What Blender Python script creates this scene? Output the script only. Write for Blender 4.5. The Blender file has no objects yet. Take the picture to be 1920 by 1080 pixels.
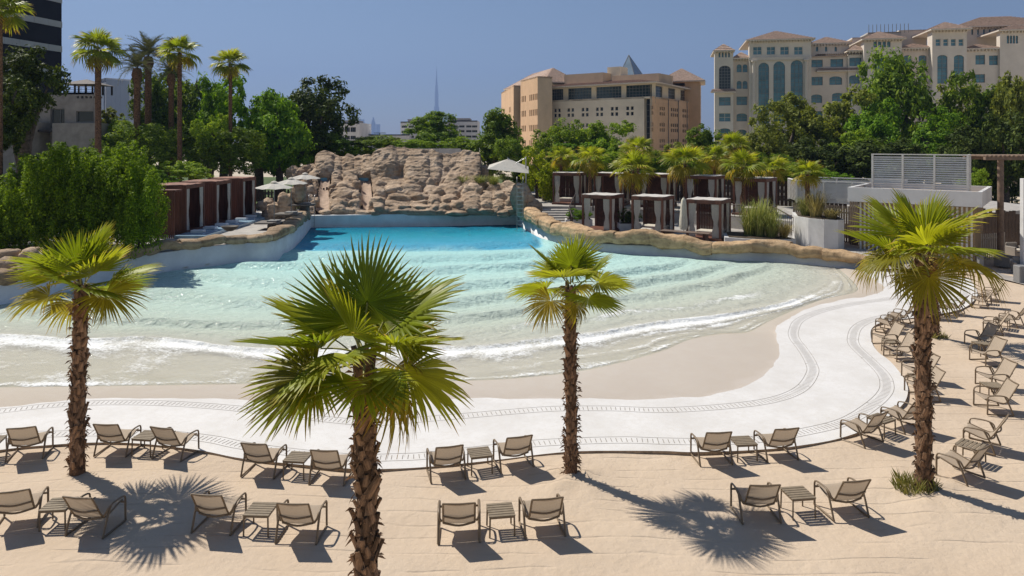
import bpy, math, random
import numpy as np
from mathutils import Vector, Matrix, noise as mnoise
from mathutils.geometry import tessellate_polygon

# ------------------------------------------------------------------ camera, sky, sun, exposure
SC = bpy.context.scene
C = SC.collection
CAM_H, FPX, HORIZON = 7.0, 1350.0, 265.0       # camera height, focal length and horizon row in 1920x1080 px
cam_data = bpy.data.cameras.new('camera')
cam = bpy.data.objects.new('camera', cam_data); C.objects.link(cam)
cam.location = (0, 0, CAM_H); cam.rotation_euler = (math.radians(90), 0, 0)
cam_data.sensor_width = 36.0; cam_data.lens = 36.0*FPX/1920.0
cam_data.shift_y = -(540.0-HORIZON)/1920.0
cam_data.clip_start = 0.1; cam_data.clip_end = 60000
SC.camera = cam
HAZE = 0.00018

SUN_TO = Vector((-0.49, 0.345, 0.80)).normalized()     # towards the sun: behind the pool, to the left
SUN_EL = math.asin(SUN_TO.z); SUN_AZ = math.atan2(SUN_TO.x, SUN_TO.y)
world = bpy.data.worlds.new('World'); SC.world = world; world.use_nodes = True
wn = world.node_tree; wn.nodes.clear()
w_out = wn.nodes.new('ShaderNodeOutputWorld'); w_bg = wn.nodes.new('ShaderNodeBackground')
sky = wn.nodes.new('ShaderNodeTexSky'); sky.sky_type = 'NISHITA'; sky.sun_disc = False
sky.sun_elevation = SUN_EL; sky.sun_rotation = SUN_AZ
sky.altitude = 0; sky.air_density = 1.0; sky.dust_density = 0.35; sky.ozone_density = 2.0
w_bg.inputs['Strength'].default_value = 0.057
wn.links.new(sky.outputs[0], w_bg.inputs[0]); wn.links.new(w_bg.outputs[0], w_out.inputs[0])
sun_data = bpy.data.lights.new('sun', 'SUN'); sun_data.energy = 5.0; sun_data.angle = math.radians(0.53)
sun_data.color = (1.0, 0.94, 0.84)
sun = bpy.data.objects.new('sun', sun_data); C.objects.link(sun)
sun.rotation_euler = (-SUN_TO).to_track_quat('-Z', 'Y').to_euler(); sun.location = (-40, 30, 60)
SC.render.engine = 'CYCLES'
vs = SC.view_settings; vs.view_transform = 'Standard'; vs.look = 'None'; vs.exposure = 0.29; vs.gamma = 1.0
SC.cycles.use_denoising = True
SC.cycles.max_bounces = 5; SC.cycles.diffuse_bounces = 3; SC.cycles.glossy_bounces = 2; SC.cycles.transmission_bounces = 3; SC.cycles.transparent_max_bounces = 12; SC.cycles.volume_bounces = 0
SC.cycles.caustics_reflective = False; SC.cycles.caustics_refractive = False

# ------------------------------------------------------------------ helpers
def at(px, py, d):                       # a pixel of the photograph at distance d
    return Vector(((px-960)/FPX*d, d, CAM_H-(py-HORIZON)/FPX*d))
def G(px, py, z=0.0):                    # where a pixel meets the level z
    return at(px, py, (CAM_H-z)*FPX/(py-HORIZON))

def tag(o, label=None, cat=None, group=None, kind=None):
    if label: o['label'] = label
    if cat: o['category'] = cat
    if group: o['group'] = group
    if kind: o['kind'] = kind
    return o
def empty(name, loc=(0, 0, 0), rz=0.0, parent=None):
    o = bpy.data.objects.new(name, None); C.objects.link(o); o.location = loc; o.rotation_euler = (0, 0, rz)
    o.empty_display_size = 0.2
    if parent: o.parent = parent
    return o
def link(name, me, parent=None, loc=None, rot=None, scale=None):
    o = bpy.data.objects.new(name, me); C.objects.link(o)
    if parent: o.parent = parent
    if loc is not None: o.location = loc
    if rot is not None: o.rotation_euler = rot
    if scale is not None: o.scale = scale if hasattr(scale, '__len__') else (scale,)*3
    return o
def copy_tree(o, parent=None):
    c = o.copy(); C.objects.link(c); c.parent = parent
    for ch in list(o.children): copy_tree(ch, c)
    return c
def np_mesh(name, verts, quads, mats, smooth=False, mat_idx=None):
    me = bpy.data.meshes.new(name)
    verts = np.asarray(verts, np.float32); quads = np.asarray(quads, np.int32)
    n, k = quads.shape
    me.vertices.add(len(verts)); me.vertices.foreach_set('co', verts.ravel())
    me.loops.add(n*k); me.loops.foreach_set('vertex_index', quads.ravel())
    me.polygons.add(n); me.polygons.foreach_set('loop_start', np.arange(0, n*k, k, dtype=np.int32))
    me.polygons.foreach_set('loop_total', np.full(n, k, np.int32))
    if smooth: me.polygons.foreach_set('use_smooth', np.ones(n, bool))
    for m in (mats if isinstance(mats, (list, tuple)) else [mats]): me.materials.append(m)
    if mat_idx is not None: me.polygons.foreach_set('material_index', np.asarray(mat_idx, np.int32))
    me.update(calc_edges=True); me.validate()
    return me

class MB:
    """collects shapes into one mesh"""
    def __init__(s): s.v = []; s.f = []; s.m = []; s.sm = []
    def add(s, vs, fs, mi=0, smooth=False):
        b = len(s.v); s.v += [tuple(p) for p in vs]
        for f in fs: s.f.append(tuple(b+i for i in f)); s.m.append(mi); s.sm.append(smooth)
    def box(s, a, b, mi=0, M=None):
        x0, y0, z0 = a; x1, y1, z1 = b
        P = [(x0,y0,z0),(x1,y0,z0),(x1,y1,z0),(x0,y1,z0),(x0,y0,z1),(x1,y0,z1),(x1,y1,z1),(x0,y1,z1)]
        if M is not None: P = [M @ Vector(p) for p in P]
        s.add(P, [(0,3,2,1),(4,5,6,7),(0,1,5,4),(1,2,6,5),(2,3,7,6),(3,0,4,7)], mi)
    def bbox(s, a, b, r=0.01, mi=0):     # box with chamfered edges
        c = [(a[i]+b[i])/2 for i in range(3)]; h = [abs(b[i]-a[i])/2 for i in range(3)]; r = min(r, min(h)*0.9)
        P = []; idx = {}
        for sx in (-1, 1):
            for sy in (-1, 1):
                for sz in (-1, 1):
                    for ax in range(3):
                        q = [c[0]+sx*(h[0]-r), c[1]+sy*(h[1]-r), c[2]+sz*(h[2]-r)]; sg = (sx, sy, sz)
                        q[ax] = c[ax]+sg[ax]*h[ax]; idx[(sx,sy,sz,ax)] = len(P); P.append(q)
        F = []
        for ax in range(3):
            o1, o2 = (ax+1) % 3, (ax+2) % 3
            for sg in (-1, 1):
                def key(u, v):
                    t = [0,0,0]; t[ax] = sg; t[o1] = u; t[o2] = v; return idx[(*t, ax)]
                q = [key(-1,-1), key(1,-1), key(1,1), key(-1,1)]
                F.append(q if sg > 0 else q[::-1])
            for u in (-1, 1):
                for v in (-1, 1):
                    t0 = [0,0,0]; t1 = [0,0,0]; t0[ax] = -1; t1[ax] = 1
                    for t in (t0, t1): t[o1] = u; t[o2] = v
                    q = [idx[(*t0,o1)], idx[(*t1,o1)], idx[(*t1,o2)], idx[(*t0,o2)]]
                    F.append(q if u*v < 0 else q[::-1])
        for sx in (-1, 1):
            for sy in (-1, 1):
                for sz in (-1, 1):
                    q = [idx[(sx,sy,sz,0)], idx[(sx,sy,sz,1)], idx[(sx,sy,sz,2)]]
                    F.append(q if sx*sy*sz > 0 else q[::-1])
        s.add(P, F, mi)
    def tube(s, pts, r, n=8, mi=0, smooth=True, cap=True, flat=1.0, close=False):
        pts = [Vector(p) for p in pts]; k = len(pts)
        rs = r if hasattr(r, '__len__') else [r]*k
        V = []; prev = None
        for i, p in enumerate(pts):
            t = (pts[(i+1) % k if close else min(i+1, k-1)]-pts[(i-1) if (i or close) else 0])
            if t.length < 1e-9: t = Vector((0, 0, 1))
            t.normalize()
            ref = prev if prev is not None else (Vector((1, 0, 0)) if abs(t.x) < 0.9 else Vector((0, 1, 0)))
            u = ref-t*ref.dot(t)
            if u.length < 1e-6: u = Vector((0, 1, 0))-t*t.y
            u.normalize(); w = t.cross(u); prev = u
            for j in range(n):
                a = 2*math.pi*j/n; V.append(p+u*(math.cos(a)*rs[i])+w*(math.sin(a)*rs[i]*flat))
        F = []
        for i in range(k if close else k-1):
            for j in range(n):
                a = i*n+j; b = i*n+(j+1) % n; i2 = (i+1) % k
                F.append((a, b, i2*n+(j+1) % n, i2*n+j))
        s.add(V, F, mi, smooth)
        if cap and not close:
            s.add(V[:n], [tuple(range(n))[::-1]], mi); s.add(V[-n:], [tuple(range(n))], mi)
    def poly(s, pts, mi=0):              # filled flat polygon, any outline
        tri = tessellate_polygon([[Vector(p) for p in pts]])
        s.add(pts, [t if Vector((pts[t[1]][0]-pts[t[0]][0], pts[t[1]][1]-pts[t[0]][1], 0)).cross(
            Vector((pts[t[2]][0]-pts[t[0]][0], pts[t[2]][1]-pts[t[0]][1], 0))).z >= 0 else t[::-1] for t in tri], mi)
    def prism(s, pts, z0, z1, mi=0, top=None):
        n = len(pts); A = [(p[0], p[1], z0) for p in pts]; B = [(p[0], p[1], z1) for p in pts]
        s.add(A+B, [(i, (i+1) % n, n+(i+1) % n, n+i) for i in range(n)], mi)
        s.poly(B, mi if top is None else top)
    def mesh(s, name, mats):
        me = bpy.data.meshes.new(name); me.from_pydata(s.v, [], s.f)
        for m in (mats if isinstance(mats, (list, tuple)) else [mats]): me.materials.append(m)
        me.polygons.foreach_set('material_index', s.m); me.polygons.foreach_set('use_smooth', s.sm); me.update()
        return me
    def build(s, name, mats, parent=None, **k): return link(name, s.mesh(name, mats), parent, **k)

def spline(pts, n, closed=False):        # Catmull-Rom through pts, resampled to n points by arc length
    P = np.array([list(p)[:3] if len(p) > 2 else [p[0], p[1], 0] for p in pts], float)
    A = np.vstack([2*P[0]-P[1], P, 2*P[-1]-P[-2]]); out = []
    for i in range(1, len(A)-2):
        for t in np.linspace(0, 1, 16, endpoint=False):
            a, b, c, d = A[i-1], A[i], A[i+1], A[i+2]
            out.append(0.5*((2*b)+(-a+c)*t+(2*a-5*b+4*c-d)*t*t+(-a+3*b-3*c+d)*t**3))
    out.append(P[-1]); out = np.array(out)
    L = np.r_[0, np.cumsum(np.linalg.norm(np.diff(out, axis=0), axis=1))]
    s = np.linspace(0, L[-1], n)
    return np.stack([np.interp(s, L, out[:, k]) for k in range(3)], 1)
def fbm(p, o=4): return mnoise.fractal(Vector(p), 1.0, 2.0, o, noise_basis='PERLIN_ORIGINAL')
def inside(px, py, poly):
    x, y = np.asarray(px), np.asarray(py); r = np.zeros(x.shape, bool); n = len(poly)
    for i in range(n):
        x0, y0 = poly[i][:2]; x1, y1 = poly[(i+1) % n][:2]
        if y0 == y1: continue
        c = ((y0 > y) != (y1 > y)) & (x < (x1-x0)*(y-y0)/(y1-y0)+x0); r ^= c
    return r

# ------------------------------------------------------------------ materials
def srgb(h):
    v = [int(h[i:i+2], 16)/255 for i in (0, 2, 4)]
    return tuple(c/12.92 if c <= 0.04045 else ((c+0.055)/1.055)**2.4 for c in v)
class NT:
    def __init__(s, name):
        s.mat = bpy.data.materials.new(name); s.mat.use_nodes = True; s.t = s.mat.node_tree; s.t.nodes.clear()
        s.out = s.t.nodes.new('ShaderNodeOutputMaterial')
    def n(s, ty, ins=None, **kw):
        nd = s.t.nodes.new(ty)
        for k, v in kw.items(): setattr(nd, k, v)
        for k, v in (ins or {}).items():
            if isinstance(v, bpy.types.NodeSocket): s.t.links.new(v, nd.inputs[k])
            else: nd.inputs[k].default_value = v
        return nd
    def ramp(s, fac, stops, interp='LINEAR'):
        r = s.n('ShaderNodeValToRGB', {0: fac}); r.color_ramp.interpolation = interp; e = r.color_ramp.elements
        while len(e) < len(stops): e.new(0.5)
        for q, (p, c) in zip(e, stops): q.position = p; q.color = (*c, 1) if len(c) == 3 else c
        return r.outputs[0]
    def mix(s, f, a, b, blend='MIX'):
        m = s.n('ShaderNodeMix', data_type='RGBA', blend_type=blend)
        for k, v in ((0, f), (6, a), (7, b)):
            if isinstance(v, bpy.types.NodeSocket): s.t.links.new(v, m.inputs[k])
            else: m.inputs[k].default_value = v if k == 0 else ((*v, 1) if len(v) == 3 else v)
        return m.outputs[2]
    def math(s, op, a, b=0.0, c=0.0):
        return s.n('ShaderNodeMath', {0: a, 1: b, 2: c}, operation=op).outputs[0]
    def noise(s, vec, scale, detail=4, rough=0.55, dist=0.0):
        return s.n('ShaderNodeTexNoise', {'Vector': vec, 'Scale': scale, 'Detail': detail, 'Roughness': rough, 'Distortion': dist}).outputs[0]
    def end(s, sh): s.t.links.new(sh, s.out.inputs[0]); return s.mat
MATS = {}
def mat(name, col, rough=0.7, var=0.12, scale=6.0, bump=0.0, bscale=None, metal=0.0, spec=0.4, island=0.0, col2=None, trans=0.0, coord='Object', stretch=None):
    """plain procedural surface: noise in tone, optional second colour, optional relief"""
    if name in MATS: return MATS[name]
    m = NT(name); co = m.n('ShaderNodeTexCoord').outputs[coord]
    if stretch: co = m.n('ShaderNodeMapping', {'Vector': co, 'Scale': stretch}).outputs[0]
    nz = m.noise(co, scale, 5, 0.6)
    c2 = col2 or tuple(c*(1-2.2*var) for c in col); c1 = tuple(min(1, c*(1+var)) for c in col)
    base = m.ramp(nz, [(0.3, c2), (0.68, c1)])
    if island:
        ri = m.n('ShaderNodeObjectInfo').outputs['Random']
        v = m.math('MULTIPLY_ADD', ri, 2*island, 1-island)
        base = m.n('ShaderNodeHueSaturation', {'Color': base, 'Value': v}).outputs[0]
    b = m.n('ShaderNodeBsdfPrincipled', {'Base Color': base, 'Roughness': rough, 'Metallic': metal, 'Specular IOR Level': spec})
    if bump:
        bn = m.noise(co, bscale or scale*4, 6, 0.65)
        m.t.links.new(m.n('ShaderNodeBump', {'Height': bn, 'Strength': min(1, bump), 'Distance': 0.05*bump}).outputs[0], b.inputs['Normal'])
    sh = b.outputs[0]
    if trans:
        tr = m.n('ShaderNodeBsdfTranslucent', {'Color': base})
        sh = m.n('ShaderNodeMixShader', {0: trans, 1: sh, 2: tr.outputs[0]}).outputs[0]
    MATS[name] = m.end(sh); return MATS[name]
def leaf_mat(name, dark, light, tip=None, trans=0.35, rough=0.6, spec=0.12, hue=0.0):
    """foliage: every leaf its own tone, lit through from behind"""
    if name in MATS: return MATS[name]
    m = NT(name); ri = m.n('ShaderNodeNewGeometry').outputs['Random Per Island']
    oi = m.n('ShaderNodeObjectInfo').outputs['Random']
    col = m.ramp(ri, [(0.0, dark), (0.75, light)] + ([(0.97, tip)] if tip else []))
    v = m.math('MULTIPLY_ADD', oi, 0.4, 1.0)
    col = m.n('ShaderNodeHueSaturation', {'Color': col, 'Value': v, 'Hue': 0.5+hue}).outputs[0]
    b = m.n('ShaderNodeBsdfPrincipled', {'Base Color': col, 'Roughness': rough, 'Specular IOR Level': spec})
    tcol = m.mix(1.0, col, (1.15, 1.1, 0.45), 'MULTIPLY')
    tr = m.n('ShaderNodeBsdfTranslucent', {'Color': tcol})
    MATS[name] = m.end(m.n('ShaderNodeMixShader', {0: trans, 1: b.outputs[0], 2: tr.outputs[0]}).outputs[0]); return MATS[name]
# ------------------------------------------------------------------ the setting: ground, sand, deck, pool, terraces
WATER_Z, DECK_Z = -0.10, 0.06
def gl(pts, z): return [G(x, y, z) for x, y in pts]
L0 = gl([(583,427),(700,426),(850,424),(969,421)], WATER_Z)
L1 = gl([(548,467),(700,467),(850,466),(1000,463),(1016,447)], WATER_Z)
L2 = gl([(440,493),(700,501),(900,498),(1060,490),(1135,472)], WATER_Z)
L3 = gl([(291,513),(500,543),(800,548),(1100,524),(1260,502),(1320,486)], WATER_Z)
L4 = gl([(0,572),(250,600),(500,607),(800,596),(1000,582),(1200,552),(1330,528),(1420,505),(1440,490)], WATER_Z)
L5 = gl([(-260,632),(0,632),(150,641),(300,640),(500,660),(700,657),(870,655),(1000,645),(1100,632),(1250,606),(1400,585),(1500,560),(1558,525),(1535,498)], WATER_Z)
L6 = gl([(-260,730),(0,724),(200,722),(450,718),(700,716),(900,711),(1000,704),(1100,691),(1225,660),(1287,636),(1350,625),(1400,622),(1444,600),(1537,563),(1600,548),(1602,532),(1570,502)], WATER_Z)
L7 = gl([(-260,775),(0,763),(100,752),(200,747),(300,746),(480,750),(600,754),(700,751),(800,749),(950,747),(1100,747),(1200,749),(1280,745),(1330,741),(1390,727),(1430,706),(1455,679),(1459,650),(1453,618),(1475,600),(1520,577),(1580,562),(1635,553),(1658,542),(1645,528),(1610,506)], DECK_Z)
L8 = gl([(-260,880),(0,846),(89,837),(178,832),(261,834),(370,846),(453,862),(578,875),(652,881),(711,882),(800,878),(938,864),(1027,853),(1100,848),(1240,848),(1299,850),(1418,846),(1498,838),(1575,824),(1640,799),(1688,765),(1702,740),(1697,715),(1671,681),(1645,660),(1634,640),(1635,617),(1660,604),(1713,597),(1783,586),(1814,575),(1831,558),(1831,545),(1818,522)], 0.03)
GR_OUT = gl([(-260,850),(0,818),(98,814),(178,812),(261,812),(326,815),(400,824),(453,835),(548,848),(660,858),(750,857),(802,854),(926,840),(997,832),(1083,827),(1174,825),(1240,827),(1330,828),(1418,824),(1506,810),(1585,790),(1635,760),(1660,735),(1662,715),(1653,698),(1629,674),(1602,647),(1600,629),(1608,613),(1630,601),(1670,591),(1740,580),(1790,565),(1810,550),(1800,532)], DECK_Z)
GR_IN = gl([(-260,800),(0,771),(100,760),(200,755),(300,756),(400,762),(480,770),(620,787),(700,793),(760,789),(880,779),(997,769),(1056,766),(1150,766),(1240,769),(1350,763),(1444,751),(1500,730),(1523,700),(1520,680),(1505,655),(1490,635),(1488,620),(1500,600),(1540,583),(1600,570),(1680,558),(1740,545),(1775,528)], DECK_Z)
WL = gl([(-300,625),(0,572),(291,513),(440,492),(507,488),(550,465),(583,427)], WATER_Z)      # left pool wall, near to far
WR = gl([(969,421),(1014,443),(1050,456),(1135,472),(1235,478),(1360,488),(1440,489),(1515,496),(1625,507)], WATER_Z)

# ground: one sheet to the horizon, lower under the pool basin
def ground_z(x, y):
    k = max(abs(x)-44, 62-y if y > 100 else 0, 0)
    if abs(x) <= 44 and 0 <= y <= 90: return -2.6
    return 0.3 if y > 60 or abs(x) > 44 else -0.3
gx = [-26000,-9000,-3000,-1000,-400,-150,-80,-46,-44,44,46,80,150,400,1000,3000,9000,26000]
gy = [-3000,-400,-60,-4,-2,90,92,130,200,400,900,2000,5000,12000,30000]
gv = [(x, y, ground_z(x, y)) for y in gy for x in gx]; W_ = len(gx)
gq = [(j*W_+i, j*W_+i+1, (j+1)*W_+i+1, (j+1)*W_+i) for j in range(len(gy)-1) for i in range(W_-1)]
tag(link('ground', np_mesh('ground', gv, gq, mat('sandy_ground', (0.50, 0.43, 0.33), 0.95, 0.12, 0.05, bump=0.4, bscale=3))), kind='structure')

# sand: undulating sheet, mounded round the palms
def sand_material():
    m = NT('sand'); co = m.n('ShaderNodeTexCoord').outputs['Object']
    big = m.noise(co, 0.35, 4, 0.6); fine = m.noise(co, 55, 4, 0.75); mid = m.noise(co, 5.0, 5, 0.6)
    c = m.ramp(big, [(0.3, (0.535, 0.425, 0.32)), (0.7, (0.60, 0.49, 0.38))])
    c = m.mix(m.math('MULTIPLY', mid, 0.45), c, (0.49, 0.38, 0.27))
    c = m.mix(m.ramp(m.noise(co, 130, 3, 0.8), [(0.58, (0,0,0)), (0.75, (0.35,)*3)]), c, (0.28, 0.2, 0.13))
    st = m.n('ShaderNodeMapping', {'Vector': co, 'Scale': (0.35, 1.6, 1.0), 'Rotation': (0, 0, 0.1)}).outputs[0]
    wv = m.n('ShaderNodeTexWave', {'Vector': st, 'Scale': 0.42, 'Distortion': 5.5, 'Detail': 3.0, 'Detail Scale': 1.3, 'Detail Roughness': 0.6}, wave_type='BANDS', bands_direction='Y').outputs['Fac']
    crease = m.ramp(wv, [(0.0, (0,0,0)), (0.035, (0.75,)*3), (0.12, (1,1,1)), (1.0, (1,1,1))])
    msk = m.ramp(m.noise(co, 0.9, 2), [(0.42, (0,0,0)), (0.6, (1,1,1))])
    crease = m.mix(msk, (1, 1, 1), crease)
    pit = m.n('ShaderNodeTexVoronoi', {'Vector': co, 'Scale': 2.1, 'Randomness': 1.0}, feature='SMOOTH_F1').outputs['Distance']
    pit = m.mix(m.ramp(m.noise(co, 0.55, 2), [(0.47, (0,0,0)), (0.6, (1,1,1))]), (1, 1, 1), m.ramp(pit, [(0.0, (0.2,)*3), (0.22, (1.0,)*3), (0.3, (1.15,)*3), (0.42, (1.0,)*3)]))
    h = m.math('ADD', m.math('ADD', m.math('MULTIPLY', crease, 0.5), m.math('MULTIPLY', pit, 0.28)), m.math('ADD', m.math('MULTIPLY', mid, 0.7), m.math('MULTIPLY', fine, 0.16)))
    bp = m.n('ShaderNodeBump', {'Height': h, 'Strength': 0.8, 'Distance': 0.06}).outputs[0]
    return m.end(m.n('ShaderNodeBsdfPrincipled', {'Base Color': c, 'Roughness': 0.95, 'Specular IOR Level': 0.15, 'Normal': bp}).outputs[0])
SAND = sand_material()
PALM_BASES = [(G(145, 888), 0.55, 0.03), (G(1071, 897), 0.75, 0.13), (G(1733, 925), 0.9, 0.12), (G(1752, 637), 0.8, 0.08), (Vector((-1.65, 8.05, 0)), 0.6, 0.05)]
def sand_h(x, y):
    z = 0.022*np.sin(0.9*x+1.3*np.sin(0.7*y))*np.sin(1.1*y+0.8*np.sin(0.5*x)) + 0.009*np.sin(2.3*x+1.7*y+np.sin(1.9*y)) + 0.010*np.sin(3.7*y-1.1*x+1.5*np.sin(1.3*x))
    z = np.clip(z, -0.03, 0.03)
    for p, r, h in PALM_BASES:
        d = np.hypot(x-p.x, y-p.y); z = z+h*np.exp(-(d/r)**2)*(1+0.35*np.sin(5*np.arctan2(y-p.y, x-p.x))+0.3*np.sin(9*x)*np.sin(8*y))
    return z
cut = [tuple(p) for p in spline([p for p in GR_OUT], 220)] + [tuple(p) for p in WR[::-1]] + [tuple(p) for p in WL[::-1]]
xs = np.arange(-24, 40.01, 0.16); ys = np.r_[np.arange(4.0, 34, 0.16), np.arange(34, 62, 1.0)]
X, Y = np.meshgrid(xs, ys); Z = sand_h(X, Y); ny, nx = X.shape
keep = ~inside(X, Y, cut); ii = np.arange(nx*ny).reshape(ny, nx)
kq = keep[:-1, :-1] & keep[1:, :-1] & keep[:-1, 1:] & keep[1:, 1:]
Q = np.stack([ii[:-1, :-1][kq], ii[:-1, 1:][kq], ii[1:, 1:][kq], ii[1:, :-1][kq]], 1)
tag(link('sand', np_mesh('sand', np.stack([X.ravel(), Y.ravel(), Z.ravel()], 1), Q, SAND, True)), kind='structure')

# white deck between the sand and the wet edge of the pool
def deck_material():
    m = NT('white_deck'); co = m.n('ShaderNodeTexCoord').outputs['Object']
    c = m.ramp(m.noise(co, 0.8, 6, 0.65), [(0.3, (0.58, 0.56, 0.535)), (0.62, (0.67, 0.655, 0.64))])
    c = m.mix(m.ramp(m.noise(co, 7, 5, 0.7), [(0.35, (0.5,)*3), (0.55, (0,0,0))]), c, (0.58, 0.55, 0.515))
    bp = m.n('ShaderNodeBump', {'Height': m.noise(co, 40, 4, 0.7), 'Strength': 0.25, 'Distance': 0.01}).outputs[0]
    return m.end(m.n('ShaderNodeBsdfPrincipled', {'Base Color': c, 'Roughness': 0.75, 'Specular IOR Level': 0.3, 'Normal': bp}).outputs[0])
DECK = deck_material()
rng = np.random.default_rng(5)
l7 = spline(L7, 420); l8 = spline(L8, 420)
jit = np.array([0.10*fbm((p[0]*1.1, p[1]*1.1, 3.3), 4) for p in l7]); l7[:, 1] += jit; l7[:, 0] += 0.6*np.roll(jit, 40)
l7[:, 2] = DECK_Z
mb = MB(); mb.poly([(p[0], p[1], DECK_Z) for p in l7]+[(p[0], p[1], DECK_Z) for p in l8[::-1]])
for i in range(len(l8)-1):
    a, b = l8[i], l8[i+1]; mb.add([(a[0],a[1],-0.06),(b[0],b[1],-0.06),(b[0],b[1],DECK_Z),(a[0],a[1],DECK_Z)], [(0,1,2,3)], 1)
deck = tag(mb.build('pool_deck', [DECK, mat('deck_edge', (0.36, 0.27, 0.19), 0.9, 0.2, 9)]), kind='structure')
def grate(pts, w):
    P = spline(pts, int(sum((pts[i+1]-pts[i]).length for i in range(len(pts)-1))/0.03)); z = DECK_Z+0.004; mb = MB()
    T = np.gradient(P[:, :2], axis=0); T /= np.linalg.norm(T, axis=1)[:, None]; N = np.stack([-T[:, 1], T[:, 0]], 1)
    for s, lw in ((-1, 0.006), (1, 0.006)):
        for i in range(0, len(P)-4, 4):
            q = []
            for j, o in ((i, -lw), (i+4, -lw), (i+4, lw), (i, lw)):
                q.append((*(P[j, :2]+N[j]*(s*w/2+o)), z))
            mb.add(q, [(0, 1, 2, 3)])
    for i in range(2, len(P)-2, 4):
        d = N[i]; t = T[i]; h = 0.0075
        if i % 76 < 4: a0, a1 = -0.5, 0.5
        else: a0, a1 = -0.30, 0.30
        q = [(*(P[i, :2]+d*(w*a)+t*b), z) for a, b in ((a0,-h),(a0,h),(a1,h),(a1,-h))]
        mb.add(q, [(0, 3, 2, 1)])
    o = mb.build('drain_grate', mat('grate_gap', (0.27, 0.24, 0.21), 0.9, 0.1, 20), deck); o['kind'] = 'stuff'
grate(GR_OUT, 0.36); grate(GR_IN, 0.34)

# pool floor and water, lofted through the wave lines
NU = 300
lines = [spline(l, NU) for l in (L0, L1, L2, L3, L4, L5, L6)] + [l7[np.linspace(0, 419, NU).astype(int)]]
A = np.array(lines)                                   # 8 x NU x 3
def loft(kk):
    k = np.clip(kk, 0, 7); i = np.minimum(k.astype(int), 6); t = (k-i)[:, None, None]
    p0 = A[np.maximum(i-1, 0)]; p1 = A[i]; p2 = A[i+1]; p3 = A[np.minimum(i+2, 7)]
    m1 = (p2-p0)*0.5*0.6; m2 = (p3-p1)*0.5*0.6
    return (2*t**3-3*t**2+1)*p1+(t**3-2*t**2+t)*m1+(-2*t**3+3*t**2)*p2+(t**3-t**2)*m2
kf = np.r_[np.linspace(0, 5, 60), np.linspace(5.05, 7, 60)]
F = loft(kf); zf = np.interp(kf, [0, 1, 2, 4, 5, 6, 7], [-1.9, -1.2, -0.8, -0.42, -0.26, -0.115, DECK_Z-0.004]); F[:, :, 2] = zf[:, None]
def grid_quads(r, c): i = np.arange(r*c).reshape(r, c); return np.stack([i[:-1, :-1].ravel(), i[1:, :-1].ravel(), i[1:, 1:].ravel(), i[:-1, 1:].ravel()], 1)
def floor_material():
    m = NT('wet_pool_floor'); co = m.n('ShaderNodeTexCoord').outputs['Object']
    k = m.n('ShaderNodeAttribute', attribute_name='shore').outputs['Fac']
    nz = m.noise(co, 0.7, 5, 0.6); kk = m.math('ADD', k, m.math('MULTIPLY_ADD', nz, 0.16, -0.08))
    c = m.ramp(kk, [(0.55, (0.72, 0.67, 0.59)), (0.72, (0.70, 0.64, 0.555)), (0.86, (0.56, 0.50, 0.425)), (0.975, (0.50, 0.435, 0.365)), (1.0, (0.54, 0.475, 0.41))])
    c = m.mix(m.ramp(m.noise(co, 3.0, 5, 0.7), [(0.4, (0.35,)*3), (0.65, (0,0,0))]), c, (0.50, 0.42, 0.335))
    bp = m.n('ShaderNodeBump', {'Height': m.noise(co, 6, 4, 0.6), 'Strength': 0.15, 'Distance': 0.02}).outputs[0]
    return m.end(m.n('ShaderNodeBsdfPrincipled', {'Base Color': c, 'Roughness': 0.38, 'Specular IOR Level': 0.45, 'Normal': bp}).outputs[0])
me = np_mesh('pool_floor', F.reshape(-1, 3), grid_quads(len(kf), NU), floor_material(), True)
me.attributes.new('shore', 'FLOAT', 'POINT').data.foreach_set('value', np.repeat(kf/7, NU).astype(np.float32))
tag(link('pool_floor', me), kind='structure')

kw = np.r_[np.linspace(0, 4.2, 230), np.linspace(4.21, 6.05, 190)]
Wt = loft(kw); K = np.repeat(kw[:, None], NU, 1); U = np.repeat(np.linspace(0, 1, NU)[None], len(kw), 0)
Xw, Yw = Wt[:, :, 0], Wt[:, :, 1]
wob = 0.05*np.sin(Xw*0.45+1.0)+0.03*np.sin(Xw*1.3+Yw*0.4+2)
edge = np.interp(U, [0, 0.05, 0.86, 1], [0.1, 1, 1, 0.05])
Kb = K+wob
def crest(k, k0, w0, w1, h): d = k-k0; return h*np.where(d < 0, np.exp(-(d/w0)**2), np.exp(-(d/w1)**2))
amp = edge*np.interp(K, [0, 0.6, 2, 4, 4.6], [0.03, 0.16, 0.21, 0.17, 0.03])
ph = 2*np.pi*(Kb*1.55+0.1)
sw = 0.62*amp*(np.sin(ph)-0.42*np.sin(2*ph)+0.2*np.sin(3*ph))
uc = lambda a, b, c, d: np.interp(U, [a, b, c, d], [0, 1, 1, 0])
br = crest(Kb, 4.98, 0.16, 0.075, 0.12)*np.clip(uc(0.02, 0.1, 0.7, 0.92), 0, 1)
br2 = crest(Kb, 4.52, 0.14, 0.07, 0.09)*uc(0.45, 0.52, 0.74, 0.9)
br3 = crest(Kb, 5.72, 0.1, 0.05, 0.035)
lace = np.array([fbm((x*1.6, y*2.2, 1.7), 4) for x, y in zip(Xw.ravel(), Yw.ravel())]).reshape(Xw.shape)
Zw = WATER_Z+sw+br+br2+br3+0.008*lace*np.interp(K, [0, 5, 5.6, 6], [1, 1, 0.5, 0])
Zw = np.maximum(Zw, np.interp(K, kf, zf)+0.012)
Wt[:, :, 2] = Zw
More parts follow.
